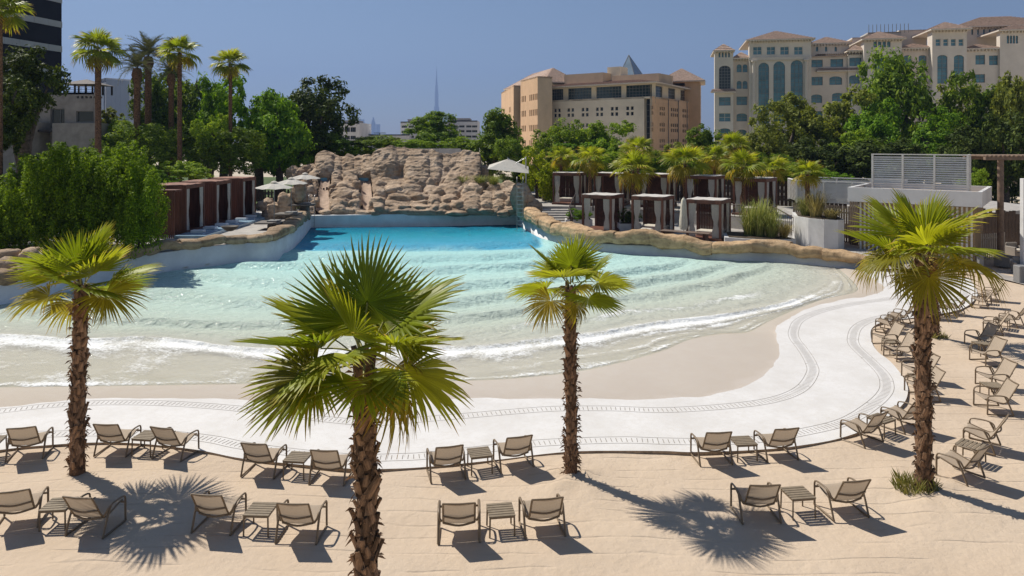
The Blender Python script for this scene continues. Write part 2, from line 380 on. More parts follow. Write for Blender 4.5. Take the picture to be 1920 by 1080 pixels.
foam = crest(Kb+0.05*lace, 5.03, 0.11, 0.26, 0.84)*uc(0.0, 0.07, 0.76, 0.93) + 0.8*crest(Kb+0.05*lace, 4.545, 0.03, 0.07, 1.0)*uc(0.47, 0.55, 0.74, 0.88)
foam += 0.55*np.interp(K, [4.9, 5.15, 5.45, 5.6, 5.9, 6.0], [0, 0.8, 0.45, 0.55, 0.8, 0.6])*uc(-0.1, 0.0, 0.2, 0.62)
foam += 0.55*crest(Kb+0.04*lace, 5.42, 0.03, 0.05, 1.0)*uc(0.5, 0.6, 0.85, 0.97) + 0.5*crest(Kb+0.04*lace, 5.72, 0.03, 0.04, 1.0)*uc(0.35, 0.5, 0.85, 0.97)
foam += 0.42*np.interp(K, [5.0, 5.1, 5.35, 5.6], [0, 1.0, 0.8, 0.3])*uc(0.15, 0.4, 0.85, 1.0) + 0.5*crest(K+0.03*lace, 5.97, 0.06, 0.05, 1.0)
def water_material():
    m = NT('pool_water'); co = m.n('ShaderNodeTexCoord').outputs['Object']
    k = m.math('MULTIPLY', m.n('ShaderNodeAttribute', attribute_name='shore').outputs['Fac'], 1.0)
    fo = m.n('ShaderNodeAttribute', attribute_name='foam').outputs['Fac']
    kk = m.math('ADD', k, m.math('MULTIPLY_ADD', m.noise(co, 0.5, 3), 0.03, -0.015))
    body = m.ramp(kk, [(0.0, (0.012, 0.09, 0.19)), (0.03, (0.012, 0.17, 0.27)), (0.07, (0.03, 0.29, 0.40)), (0.152, (0.10, 0.41, 0.60)), (0.178, (0.41, 0.70, 0.69)), (0.36, (0.47, 0.71, 0.675)), (0.55, (0.55, 0.71, 0.635)), (0.72, (0.64, 0.71, 0.61)), (0.84, (0.78, 0.755, 0.665)), (1.0, (0.79, 0.74, 0.65))])
    mp = m.n('ShaderNodeMapping', {'Vector': co, 'Scale': (1.0, 1.35, 1.0)}).outputs[0]
    r1 = m.n('ShaderNodeTexVoronoi', {'Vector': m.n('ShaderNodeVectorMath', {0: mp, 1: m.n('ShaderNodeTexNoise', {'Vector': co, 'Scale': 1.7, 'Detail': 3.0}).outputs['Color']}, operation='ADD').outputs[0], 'Scale': 2.3}, feature='SMOOTH_F1').outputs['Distance']
    r2 = m.noise(mp, 3.6, 4, 0.65, 0.8); r3 = m.noise(mp, 1.1, 3, 0.5, 0.4)
    h = m.math('ADD', m.math('MULTIPLY', r1, 0.75), m.math('ADD', m.math('MULTIPLY', r2, 0.75), m.math('MULTIPLY', r3, 0.18)))
    st = m.ramp(kk, [(0.0, (0.75,)*3), (0.75, (0.75,)*3), (0.90, (0.35,)*3), (1.0, (0.18,)*3)])
    bp = m.n('ShaderNodeBump', {'Height': h, 'Strength': st, 'Distance': 0.18}).outputs[0]
    diff = m.n('ShaderNodeBsdfDiffuse', {'Color': body, 'Normal': bp}).outputs[0]
    op = m.ramp(kk, [(0.0, (0.97,)*3), (0.5, (0.92,)*3), (0.72, (0.70,)*3), (0.86, (0.42,)*3), (0.96, (0.25,)*3), (1.0, (0.08,)*3)])
    sh = m.n('ShaderNodeMixShader', {0: op, 1: m.n('ShaderNodeBsdfTransparent', {'Color': (0.93, 0.97, 0.95, 1)}).outputs[0], 2: diff}).outputs[0]
    fr = m.math('MULTIPLY', m.n('ShaderNodeFresnel', {'IOR': 1.33, 'Normal': bp}).outputs[0], 0.5)
    gl_ = m.n('ShaderNodeBsdfGlossy', {'Roughness': 0.07, 'Normal': bp}).outputs[0]
    sh = m.n('ShaderNodeMixShader', {0: fr, 1: sh, 2: gl_}).outputs[0]
    # foam: white froth broken up into lace
    f1 = m.noise(m.n('ShaderNodeMapping', {'Vector': co, 'Scale': (1.0, 1.7, 1.0)}).outputs[0], 3.2, 7, 0.72, 0.8)
    f2 = m.n('ShaderNodeTexVoronoi', {'Vector': mp, 'Scale': 7.0}, feature='DISTANCE_TO_EDGE').outputs['Distance']
    ff = m.math('ADD', f1, m.math('MULTIPLY', m.math('SUBTRACT', 0.2, f2), 0.5))
    fm = m.ramp(m.math('ADD', fo, m.math('ADD', m.math('MULTIPLY_ADD', ff, 1.9, -1.5), m.math('MULTIPLY_ADD', m.noise(co, 0.45, 3, 0.6), 2.0, -1.0))), [(0.0, (0,0,0)), (0.25, (0.35,)*3), (0.6, (0.95,)*3)])
    fb = m.n('ShaderNodeBump', {'Height': f1, 'Strength': 0.6, 'Distance': 0.08, 'Normal': bp}).outputs[0]
    fsh = m.n('ShaderNodeBsdfDiffuse', {'Color': (0.84, 0.85, 0.84, 1), 'Normal': fb}).outputs[0]
    return m.end(m.n('ShaderNodeMixShader', {0: fm, 1: sh, 2: fsh}).outputs[0])
me = np_mesh('water', Wt.reshape(-1, 3), grid_quads(len(kw), NU), water_material(), True)
me.attributes.new('shore', 'FLOAT', 'POINT').data.foreach_set('value', (K/6).ravel().astype(np.float32))
me.attributes.new('foam', 'FLOAT', 'POINT').data.foreach_set('value', foam.ravel().astype(np.float32))
tag(link('water', me), kind='structure')

# pool walls: painted concrete, then terraces behind them
WALLM = mat('white_pool_wall', (0.80, 0.805, 0.81), 0.6, 0.06, 1.3, bump=0.15, bscale=9)
def wall_strip(name, pts, n, top, label, thick=0.3, side=1):
    P = spline(pts, n); T = np.gradient(P[:, :2], axis=0); T /= np.linalg.norm(T, axis=1)[:, None]
    N = np.stack([-T[:, 1], T[:, 0]], 1)*side; tz = np.interp(np.linspace(0, 1, n), np.linspace(0, 1, len(top)), top); V = []; Fq = []
    for i in range(n):
        a = P[i, :2]; b = a+N[i]*thick
        V += [(*a, -2.0), (*a, tz[i]), (*b, tz[i]), (*b, -2.0)]
    for i in range(n-1):
        for j in range(3): Fq.append((i*4+j, (i+1)*4+j, (i+1)*4+j+1, i*4+j+1))
    o = link(name, np_mesh(name, V, Fq, WALLM, False)); tag(o, label, 'wall'); return P, N, tz
PWL, NWL, TWL = wall_strip('pool_wall', WL, 60, [0.75, 0.8, 0.95, 0.98, 1.0, 0.95, 0.88], 'curved white pool wall below the left rock coping and big bush', side=1)
PWR, NWR, TWR = wall_strip('pool_wall', WR, 60, [0.88, 0.7, 0.6, 0.5, 0.4, 0.45, 0.45, 0.42, 0.28], 'low curved white pool wall below the cabana terrace', side=1)
mb = MB(); a, b = G(583,427,WATER_Z), G(969,421,WATER_Z)
mb.add([(a.x,a.y,-2),(b.x,b.y,-2),(b.x,b.y,0.9),(a.x,a.y,0.9),(b.x,b.y+0.5,0.9),(a.x,a.y+0.5,0.9)], [(0,1,2,3),(3,2,4,5)])
wb = tag(mb.build('pool_wall', WALLM), 'straight white end wall of the pool under the rock slides', 'wall')
mb = MB()                                              # white tile line along the end wall
for i in range(110):
    if i % 15 in (13, 14): continue
    t = (i+0.5)/110; p = a.lerp(b, t); mb.box((p.x-0.035, p.y-0.012, 0.06), (p.x+0.035, p.y+0.05, 0.12))
mb.build('tile_line', mat('white_tile', (0.8, 0.8, 0.8), 0.3, 0.04), wb)['kind'] = 'stuff'

PAVE = mat('grey_paving', (0.40, 0.375, 0.345), 0.85, 0.12, 1.5, bump=0.2)
mb = MB(); mb.prism([(p[0]+n[0]*0.28, p[1]+n[1]*0.28) for p, n in zip(PWL, NWL)]+[(a.x-0.5, a.y+0.5), (-13, 95), (-60, 95), (-60, 20), (-30, 20)], -2.6, 0.86)
tag(mb.build('left_terrace', PAVE), kind='structure')
LAWN = mat('lawn', (0.075, 0.115, 0.028), 0.95, 0.3, 0.8, bump=0.8, bscale=20)
mb = MB(); mb.poly([(-60, 60.5, 0.866), (-14.5, 66, 0.866), (-13.2, 94.9, 0.866), (-60, 94.9, 0.866)]); tag(mb.build('lawn', LAWN), kind='structure')
mb = MB(); mb.poly([(-160, 93, 0.308), (60, 93, 0.308), (60, 135, 0.308), (-160, 135, 0.308)]); tag(mb.build('far_lawn', LAWN), kind='structure')
low = [(p[0]+n[0]*0.28, p[1]+n[1]*0.28) for p, n in zip(PWR, NWR)]
mb = MB(); mb.prism(low[::-1]+[(2.5, 64), (20, 60), (25.3, 42.6)], -2.6, 0.62)
tag(mb.build('lower_terrace', PAVE), kind='structure')
UPPER_Z = 1.55
mb = MB(); mb.prism([(2.0, 60.5), (6.0, 60.3), (9.5, 58.2), (13.5, 55.5), (17.0, 51.8), (19.0, 49.0), (22.5, 47.5), (27.5, 48.0), (34, 52), (44, 60), (44, 90), (2, 90)], -2.6, UPPER_Z)
tag(mb.build('upper_terrace', PAVE), kind='structure')
# ------------------------------------------------------------------ beach chairs and side tables
FRAME = mat('bronze_frame', (0.20, 0.145, 0.092), 0.45, 0.08, 12, spec=0.4)
SLING = mat('tan_sling', (0.46, 0.375, 0.285), 0.85, 0.06, 60, bump=0.12, bscale=500, trans=0.22, island=0.05)
SLATM = mat('taupe_slat', (0.235, 0.185, 0.125), 0.55, 0.1, 14, island=0.05)
def bez(pts, n=5):
    P = spline(pts, max(3, n)); return [tuple(p) for p in P]
def make_chair():
    root = empty('lounge_chair')
    prof_seat = [(0.33, 0.375), (0.30, 0.385), (0.15, 0.345), (0.0, 0.305), (-0.12, 0.29)]
    prof_back = [(-0.12, 0.29), (-0.18, 0.315), (-0.26, 0.42), (-0.35, 0.58), (-0.44, 0.735), (-0.475, 0.79)]
    def sling(name, prof, sag):
        P = spline([(p[0], p[1], 0) for p in prof], 10); mb = MB(); n = 7
        for side, off in ((0, 0.0), (1, -0.006)):
            V = [(-0.265+0.53*j/(n-1), p[0]-(sag*(1-(2*j/(n-1)-1)**2)), p[1]+off-(sag*0.8*(1-(2*j/(n-1)-1)**2))) for p in P for j in range(n)]
            Fq = [(i*n+j, i*n+j+1, (i+1)*n+j+1, (i+1)*n+j) for i in range(9) for j in range(n-1)]
            if side == 0: mb.add(V, [f[::-1] for f in Fq], 0, True)
        return mb.build(name, SLING, root)
    sling('seat', prof_seat, 0.012); sling('backrest', prof_back, 0.02)
    for s in (-1, 1):
        mb = MB(); rail = [(s*0.275, y, z) for y, z in prof_seat[:-1]]+[(s*0.275, y, z) for y, z in prof_back]
        mb.tube(bez(rail, 22), 0.019, 6, flat=0.8); mb.build('side_rail', FRAME, root)
        mb = MB(); mb.tube(bez([(s*0.355, 0.30, 0.40), (s*0.355, 0.275, 0.475), (s*0.36, 0.16, 0.50), (s*0.36, -0.02, 0.505), (s*0.355, -0.15, 0.475), (s*0.34, -0.20, 0.40), (s*0.30, -0.20, 0.35)], 18), 0.021, 6, flat=0.75)
        mb.build('armrest', FRAME, root)
        mb = MB(); mb.tube([(s*0.355, 0.305, 0.02), (s*0.355, 0.30, 0.2), (s*0.355, 0.30, 0.40)], 0.02, 6); mb.build('leg', FRAME, root)
        mb = MB(); mb.tube(bez([(s*0.36, -0.10, 0.495), (s*0.36, -0.20, 0.30), (s*0.36, -0.31, 0.02)], 6), 0.021, 6); mb.build('leg', FRAME, root)
        mb = MB(); mb.tube([(s*0.357, 0.315, 0.018), (s*0.357, -0.32, 0.018)], 0.019, 6); mb.build('runner', FRAME, root)
        mb = MB(); mb.tube([(s*0.355, 0.28, 0.37), (s*0.275, 0.28, 0.375)], 0.014, 5); mb.build('bracket', FRAME, root)
    mb = MB(); mb.tube(bez([(-0.275, -0.475, 0.79), (-0.15, -0.475, 0.785), (0, -0.475, 0.78), (0.15, -0.475, 0.785), (0.275, -0.475, 0.79)], 9), 0.016, 6); mb.build('top_rail', FRAME, root)
    mb = MB(); mb.tube(bez([(-0.275, -0.325, 0.50), (0, -0.365, 0.475), (0.275, -0.325, 0.50)], 9), 0.017, 6); mb.build('back_brace', FRAME, root)
    mb = MB(); mb.tube(bez([(-0.275, -0.21, 0.325), (0, -0.245, 0.29), (0.275, -0.21, 0.325)], 9), 0.018, 6); mb.build('rear_brace', FRAME, root)
    mb = MB(); mb.tube([(-0.35, 0.29, 0.355), (0.35, 0.29, 0.355)], 0.014, 6); mb.build('front_brace', FRAME, root)
    return root
def make_table():
    root = empty('side_table')
    for i in range(6):
        mb = MB(); y = -0.205+i*0.082; bow = 0.0
        mb.bbox((-0.235, y-0.033, 0.37), (0.235, y+0.033, 0.388), 0.004); mb.build('slat', SLATM, root)
    mb = MB()
    for s in (-1, 1):
        mb.bbox((-0.23, s*0.215-0.014, 0.335), (0.23, s*0.215+0.014, 0.3695), 0.004)
        mb.bbox((s*0.215-0.014, -0.20, 0.335), (s*0.215+0.014, 0.20, 0.3695), 0.004)
    mb.build('apron', FRAME, root)
    for sx in (-1, 1):
        for sy in (-1, 1):
            mb = MB(); mb.tube([(sx*0.222, sy*0.222, 0), (sx*0.215, sy*0.215, 0.34)], 0.016, 6); mb.build('leg', FRAME, root)
    return root
def frm(rl, rr):                        # chair centre and heading from its two rear feet (pixels)
    a, b = G(*rl), G(*rr); m = (a+b)/2; ax = b-a; h = math.atan2(ax.y, ax.x)
    return m.x-math.sin(h)*0.31, m.y+math.cos(h)*0.31, h
def yaw(px, py, deg): p = G(px, py); return p.x, p.y, math.radians(deg-90)
def off(p, along, ahead): h = p[2]; return (p[0]+math.cos(h)*along-math.sin(h)*ahead, p[1]+math.sin(h)*along+math.cos(h)*ahead, h)
CH = [  # (placement, label)
 (frm((-1,1000),(56,992)), 'sling lounge chair cut by the left frame edge in the row nearest the camera'),
 (frm((121.5,1005.5),(194,1011)), 'sling lounge chair in the nearest row, in front of the left palm trunk'),
 (frm((357,1003),(434,1007)), 'sling lounge chair in the nearest row touching the left palm crown shadow'),
 (frm((515.5,1020),(594,1022)), 'sling lounge chair in the nearest row just left of the big middle palm'),
 (frm((820.5,1022),(900.5,1019)), 'sling lounge chair in the nearest row just right of the big middle palm'),
 (frm((986.5,1014),(1059,1007)), 'sling lounge chair in the nearest row, seen below the slim palm base'),
 (frm((1392.5,984),(1464,982.5)), 'sling lounge chair standing over the right palm shadow in the nearest row'),
 (frm((1562.5,978),(1630,971)), 'sling lounge chair at the right end of the nearest row, by the grass tuft'),
 (frm((9,868),(81.5,861)), 'sling lounge chair left of the left palm trunk beside the white deck'),
 (frm((176,858),(236,859)), 'sling lounge chair beside the deck, first right of the left palm trunk'),
 (frm((286,862),(338,868)), 'sling lounge chair beside the deck, second right of the left palm trunk'),
 (frm((452,895),(513,899)), 'sling lounge chair beside the deck, second left of the big middle palm trunk'),
 (frm((579,910),(645,912)), 'sling lounge chair beside the deck, next to the big middle palm trunk'),
 (frm((807,907),(874,899)), 'sling lounge chair at the deck edge, second left of the slim palm'),
 (frm((937.5,891),(1002.5,882)), 'sling lounge chair at the deck edge, next to the slim palm'),
 (frm((1312,875),(1374.5,872.5)), 'sling lounge chair at the deck edge, left of the pair above the palm shadow'),
 (frm((1439,870),(1497.5,865.5)), 'sling lounge chair at the deck edge, right of the pair above the palm shadow'),
 (frm((1621.5,843),(1657,829.5)), 'sling lounge chair turned left where the deck edge starts to bend'),
 (frm((1695,816),(1731,803)), 'sling lounge chair half behind the right palm trunk at the deck bend'),
 (yaw(1729,745,176), 'sling lounge chair mostly behind the right palm trunk, nearer of the pair'),
 (yaw(1722,716,178), 'sling lounge chair mostly behind the right palm trunk, farther of the pair'),
 (yaw(1686,673,184), 'sling lounge chair facing the pool at the deck bulge, nearest of four'),
 (yaw(1662,650,184), 'sling lounge chair facing the pool at the deck bulge, second of four'),
 (yaw(1663,622,140), 'sling lounge chair at the deck bulge, third of four from the camera'),
 (yaw(1686,608,136), 'sling lounge chair at the deck bulge, farthest of four from the camera'),
 (yaw(1746,596,136), 'sling lounge chair partly behind the rear palm trunk at the deck edge'),
 (yaw(1788,589,134), 'sling lounge chair just right of the rear palm trunk at the deck edge'),
 (yaw(1838,576,146), 'sling lounge chair near the grey path, nearer of the farthest pair'),
 (yaw(1858,564,142), 'sling lounge chair near the grey path, farther of the farthest pair'),
 (yaw(1896,612,130), 'sling lounge chair on open sand at the right frame edge, rear of the outer line'),
 (yaw(1862,624,146), 'sling lounge chair on open sand, second from the rear in the outer line'),
 (yaw(1838,652,182), 'sling lounge chair in the outer line, seat lit, behind the matching pair mate'),
 (yaw(1850,681,184), 'sling lounge chair in the outer line, seat lit, right of the rear palm tuft'),
 (yaw(1864,728,180), 'sling lounge chair in the outer line, fifth from the rear, seat facing left'),
 (yaw(1862,770,172), 'sling lounge chair in the outer line, sixth from the rear, slats of shadow under'),
 (yaw(1841,838,138), 'sling lounge chair right of the right palm, behind its pair mate'),
 (frm((1815,917),(1846.5,900)), 'sling lounge chair nearest the right palm base on its right side'),
]
TB = [(1, 2, 'slatted side table between the two leftmost chairs of the nearest row', -0.0, 0, 1),
      (2, 3, 'slatted side table left of the big middle palm in the nearest row', 0, 2, 3), (4, 5, 'slatted side table between the chairs right of the big middle palm, nearest row', 0, 4, 5),
      (6, 7, 'slatted side table between the two chairs at the right end of the nearest row', 0, 6, 7), (9, 10, 'slatted side table at the deck right of the left palm', 0, 9, 10),
      (11, 12, 'slatted side table at the deck left of the big middle palm', 0, 11, 12), (13, 14, 'slatted side table at the deck left of the slim palm', 0, 13, 14),
      (15, 16, 'slatted side table at the deck edge above the right palm shadow', 0, 15, 16), (17, 18, 'slatted side table at the deck bend left of the right palm trunk', 0, 17, 18),
      (19, 20, 'slatted side table hidden mostly behind the right palm trunk', 0, 19, 20), (21, 22, 'slatted side table at the deck bulge between the nearer two chairs', 0, 21, 22),
      (23, 24, 'slatted side table at the deck bulge between the farther two chairs', 0, 23, 24), (25, 26, 'slatted side table beside the rear palm trunk at the deck edge', 0, 25, 26),
      (27, 28, 'slatted side table near the grey path between the farthest pair', 0, 27, 28), (29, 30, 'slatted side table on open sand between the rear pair of the outer line', 0, 29, 30),
      (31, 32, 'slatted side table in the outer line right of the rear palm tuft', 0, 31, 32), (33, 34, 'slatted side table in the outer line between its fifth and sixth chairs', 0, 33, 34),
      (35, 36, 'slatted side table between the two chairs right of the right palm', 0, 35, 36)]
def sandz(x, y): return max(0.0, float(sand_h(np.array(x), np.array(y))))+0.001
def ondeck(x, y): return bool(inside(np.array([x]), np.array([y]), [tuple(p) for p in l8]+[tuple(p) for p in l7[::-1]])[0])
proto = make_chair(); placed = []
for i, (p, lab) in enumerate(CH):
    o = proto if i == 0 else copy_tree(proto); x, y, h = p; placed.append(p)
    o.location = (x, y, 0.064 if ondeck(x, y) else sandz(x, y)); o.rotation_euler = (0, 0, h)
    tag(o, lab, 'lounge chair', 'sling lounge chairs round the wave pool')
tproto = make_table()
for i, (a_, b_, lab, s_, i0, i1) in enumerate(TB):
    o = tproto if i == 0 else copy_tree(tproto); p, q = placed[i0], placed[i1]
    x, y, h = (p[0]+q[0])/2, (p[1]+q[1])/2, (p[2]+q[2])/2
    x, y = x-math.sin(h)*0.02, y+math.cos(h)*0.02
    o.location = (x, y, 0.064 if ondeck(x, y) else sandz(x, y)); o.rotation_euler = (0, 0, h+0.03*math.sin(i*7))
    tag(o, lab, 'side table', 'slatted side tables between the chairs')
o = copy_tree(tproto); p = off(placed[8], -0.78, 0.05); o.location = (p[0], p[1], 0.064 if ondeck(p[0], p[1]) else 0.01); o.rotation_euler = (0, 0, p[2])
tag(o, 'slatted side table cut by the left frame edge beside the deck', 'side table', 'slatted side tables between the chairs')

# ------------------------------------------------------------------ fan palms
def frond_material(name, base, tipc, dry):
    m = NT(name); co = m.n('ShaderNodeTexCoord').outputs['Object']
    r = m.n('ShaderNodeAttribute', attribute_name='along').outputs['Fac']
    ri = m.n('ShaderNodeNewGeometry').outputs['Random Per Island']; oi = m.n('ShaderNodeObjectInfo').outputs['Random']
    c = m.ramp(r, [(0.0, tuple(x*1.5 for x in base)), (0.25, base), (0.8, base), (1.0, tipc)])
    c = m.mix(m.ramp(m.math('ADD', m.math('MULTIPLY', ri, 0.35), m.math('MULTIPLY', r, 0.75)), [(0.86, (0,0,0)), (1.0, (1,1,1))]), c, dry)
    v = m.math('MULTIPLY', m.math('MULTIPLY_ADD', oi, 0.55, 0.72), m.math('MULTIPLY_ADD', ri, 0.5, 0.75))
    c = m.n('ShaderNodeHueSaturation', {'Color': c, 'Value': v, 'Hue': m.math('MULTIPLY_ADD', oi, -0.035, 0.51)}).outputs[0]
    b = m.n('ShaderNodeBsdfPrincipled', {'Base Color': c, 'Roughness': 0.42, 'Specular IOR Level': 0.4})
    t = m.n('ShaderNodeBsdfTranslucent', {'Color': m.mix(1.0, c, (1.0, 0.95, 0.35), 'MULTIPLY')})
    return m.end(m.n('ShaderNodeMixShader', {0: 0.58, 1: b.outputs[0], 2: t.outputs[0]}).outputs[0])
FROND = frond_material('palm_frond', (0.31, 0.385, 0.030), (0.50, 0.46, 0.07), (0.48, 0.34, 0.10))
FROND_OLD = frond_material('old_palm_frond', (0.36, 0.33, 0.04), (0.52, 0.34, 0.05), (0.50, 0.29, 0.08))
PETIOLE = mat('petiole', (0.30, 0.29, 0.08), 0.5, 0.15, 8)
BOOT = mat('palm_boot', (0.34, 0.20, 0.115), 0.95, 0.40, 16, bump=1.0, bscale=60, island=0.5, stretch=(1, 1, 0.25))
BARK = mat('palm_bark', (0.20, 0.11, 0.06), 0.95, 0.4, 9, bump=1.0, bscale=24)
def fan_mesh(name, seed, R=0.85, nseg=40, span=250, droop=0.25, petiole=0.6, fold=0.32, m=FROND, rows=7, split=0.52):
    """one costapalmate leaf: petiole along +Y from the origin, then pleated blade segments, tips loose"""
    rnd = random.Random(seed); V = []; Fq = []; al = []; mi = []
    def push(vs, fs, a, k):
        b = len(V); V.extend(vs); al.extend(a)
        for f in fs: Fq.append(tuple(b+i for i in f)); mi.append(k)
    n = 5; P = [(0, petiole*i/6, 0.05*petiole*math.sin(math.pi*i/6)) for i in range(7)]
    vs = []; fs = []
    for i, p in enumerate(P):
        w = 0.024*(1-0.45*i/6)
        vs += [(p[0]-w, p[1], p[2]), (p[0], p[1], p[2]+w*0.7), (p[0]+w, p[1], p[2]), (p[0], p[1], p[2]-w*0.5)]
    for i in range(6):
        for j in range(4): fs.append((i*4+j, i*4+(j+1) % 4, (i+1)*4+(j+1) % 4, (i+1)*4+j))
    push(vs, fs, [0]*len(vs), 1)
    for s in range(nseg):
        t = (s+0.5)/nseg; th = math.radians((t-0.5)*span); dth = math.radians(span/nseg)*0.5
        L = R*(0.70+0.30*math.cos(th*0.62))*rnd.uniform(0.93, 1.05); dr = droop*rnd.uniform(0.6, 1.5); tw = rnd.uniform(-0.05, 0.05); kink = rnd.uniform(0, 0.10)
        vs = []; a = []
        for i in range(rows):
            r = 0.03+(L-0.03)*(i/(rows-1)); u = i/(rows-1)
            w = dth*r if u < split else dth*L*split*(1-((u-split)/(1-split))**1.5)
            w = max(w, 0.0012)
            cup = fold*r*(abs(th)/math.radians(span/2))**1.3*0.55
            bend = -dr*R*max(0, u-0.35)**2*1.6-kink*R*max(0, u-0.75)**1.5
            cth = th+tw*u; dx, dy = math.sin(cth), math.cos(cth); nx_, ny_ = dy, -dx
            base = (dx*r*(1-0.10*dr*u), petiole+dy*r, cup+bend)
            fz = w*0.75
            vs += [(base[0]-nx_*w, base[1]-ny_*w, base[2]-fz), (base[0], base[1], base[2]+fz*0.6), (base[0]+nx_*w, base[1]+ny_*w, base[2]-fz)]
            a += [u]*3
        fs = []
        for i in range(rows-1):
            for j in range(2): fs.append((i*3+j, i*3+j+1, (i+1)*3+j+1, (i+1)*3+j))
        push(vs, fs, a, 0)
    me = np_mesh(name, V, np.array(Fq), [m, PETIOLE], False, mi)
    me.attributes.new('along', 'FLOAT', 'POINT').data.foreach_set('value', np.array(al, np.float32))
    return me
FANS = [fan_mesh('frond', 11+i, R=1.06, nseg=38, droop=[0.05, 0.10, 0.17, 0.26][i % 4], span=[200, 220, 240, 255][i % 4], petiole=[0.48, 0.58, 0.66, 0.55][i % 4], fold=[0.5, 0.38, 0.3, 0.45][i % 4]) for i in range(8)]
FANS_OLD = [fan_mesh('frond', 31+i, R=0.92, droop=0.35+0.2*i, span=230, petiole=0.6, fold=0.6, m=FROND_OLD) for i in range(3)]
FROND_DEAD = frond_material('dead_palm_frond', (0.30, 0.17, 0.075), (0.36, 0.2, 0.09), (0.30, 0.18, 0.10))
DEAD = [fan_mesh('frond', 41+i, R=0.75, nseg=26, droop=1.1, span=150, petiole=0.45, fold=0.9, m=FROND_DEAD) for i in range(2)]
FAR_FANS = [fan_mesh('frond', 51+i, R=0.95, nseg=20, rows=4, droop=0.3+0.15*i, span=240, petiole=0.7) for i in range(4)]
FAR_OLD = [fan_mesh('frond', 61+i, R=0.9, nseg=20, rows=4, droop=0.6+0.3*i, span=220, petiole=0.6, m=FROND_OLD) for i in range(2)]
def boot_mesh(seed):
    rnd = random.Random(seed); mb = MB(); w = 0.082; h = 0.21
    n = 4; V = []
    for i in range(n):
        u = i/(n-1); ww = w*(1.0-0.62*u)*(1+rnd.uniform(-.12, .12)); z = h*(u-0.25)+rnd.uniform(-.008, .008); o = 0.002+0.034*u**1.3
        V += [(-ww, -o+0.02, z), (-ww*0.3, -o-0.018, z+0.012*rnd.uniform(-1, 1)), (ww*0.35, -o-0.016, z), (ww, -o+0.02, z), (0, -o+0.035, z)]
    Fq = []
    for i in range(n-1):
        for j in range(5): Fq.append((i*5+j, i*5+(j+1) % 5, (i+1)*5+(j+1) % 5, (i+1)*5+j))
    mb.add(V, Fq, 0, False); mb.add(V[-5:], [(0, 1, 2, 3, 4)], 0)
    return mb.mesh('boot', BOOT)
BOOTS = [boot_mesh(i) for i in range(6)]
def frond_obj(root, me, az, el, z, sc, roll=0.0, r0=0.06):
    d = Vector((math.cos(el)*math.cos(az), math.cos(el)*math.sin(az), math.sin(el)))
    side = d.cross(Vector((0, 0, 1)));
    if side.length < 1e-3: side = Vector((1, 0, 0))
    side.normalize(); up = side.cross(d)
    M = Matrix((side, d, up)).transposed().to_4x4() @ Matrix.Rotation(roll, 4, 'Y')
    o = link('frond', me, root); o.matrix_local = Matrix.Translation((r0*math.cos(az), r0*math.sin(az), z)) @ M @ Matrix.Diagonal((sc, sc, sc, 1))
    return o
def fan_palm(loc, h, fronds, label, r=0.155, boots=130, seed=1, lean=(0, 0), flare=1.25, group='fan palms standing in the beach sand', fans=FANS, olds=FANS_OLD, sc=1.0):
    rnd = random.Random(seed); root = empty('fan_palm', loc); tag(root, label, 'palm tree', group)
    n = 14; pts = []; rs = []
    for i in range(n):
        u = i/(n-1); pts.append((lean[0]*u*u, lean[1]*u*u, h*u-0.06)); rs.append(r*(flare*math.exp(-u*9)*0.25+0.92-0.12*u)*(1+0.05*rnd.uniform(-1, 1)))
    mb = MB(); mb.tube(pts, rs, 14); trunk = mb.build('trunk', BARK, root)
    ga = math.pi*(3-math.sqrt(5))
    for i in range(boots):
        u = (i+0.5)/boots*1.0; a = i*ga+rnd.uniform(-.22, .22); z = 0.12+(h-0.10)*u+rnd.uniform(-.03, .03)
        u2 = min(1, z/h); rr = r*(0.93-0.12*u2)
        o = link('boot', BOOTS[i % 6], trunk); s = rnd.uniform(0.75, 1.2)*(r/0.150)
        o.location = (lean[0]*u2*u2+math.sin(a)*rr, lean[1]*u2*u2-math.cos(a)*rr, z)
        o.rotation_euler = (rnd.uniform(-.22, .30), rnd.uniform(-.4, .4), a); o.scale = (s*rnd.uniform(.85, 1.25), s*rnd.uniform(.7, 1.3), s*rnd.uniform(.8, 1.35))
    if boots:                           # frayed fibre round the trunk
        V = []; Fq = []
        for i in range(420):
            a = rnd.uniform(0, 6.283); u = rnd.random(); z = h*u; rr = r*(0.97-0.12*u); l = rnd.uniform(.05, .16); w = 0.003
            p = Vector((lean[0]*u*u+math.cos(a)*rr, lean[1]*u*u+math.sin(a)*rr, z)); d = Vector((math.cos(a+rnd.uniform(-.9, .9)), math.sin(a+rnd.uniform(-.9, .9)), rnd.uniform(-1.0, .9))).normalized()
            s_ = Vector((-math.sin(a), math.cos(a), 0))*w; b = len(V); V += [p-s_, p+s_, p+d*l*0.6+s_*.7, p+d*l-Vector((0, 0, l*.4))]
            Fq.append((b, b+1, b+2, b+3))
        fo = link('fibre', np_mesh('fibre', [tuple(v) for v in V], np.array(Fq), BOOT), trunk); fo['kind'] = 'stuff'
    crown = empty('crown', (lean[0], lean[1], h), 0, root)
    for az, el, s, old in fronds:
        me = (DEAD[rnd.randrange(2)] if old == 2 else olds[rnd.randrange(len(olds))] if old else fans[rnd.randrange(len(fans))])
        frond_obj(crown, me, math.radians(az), math.radians(el), rnd.uniform(-.10, .12), s*sc*rnd.uniform(.95, 1.05), rnd.uniform(-.5, .5))
    return root
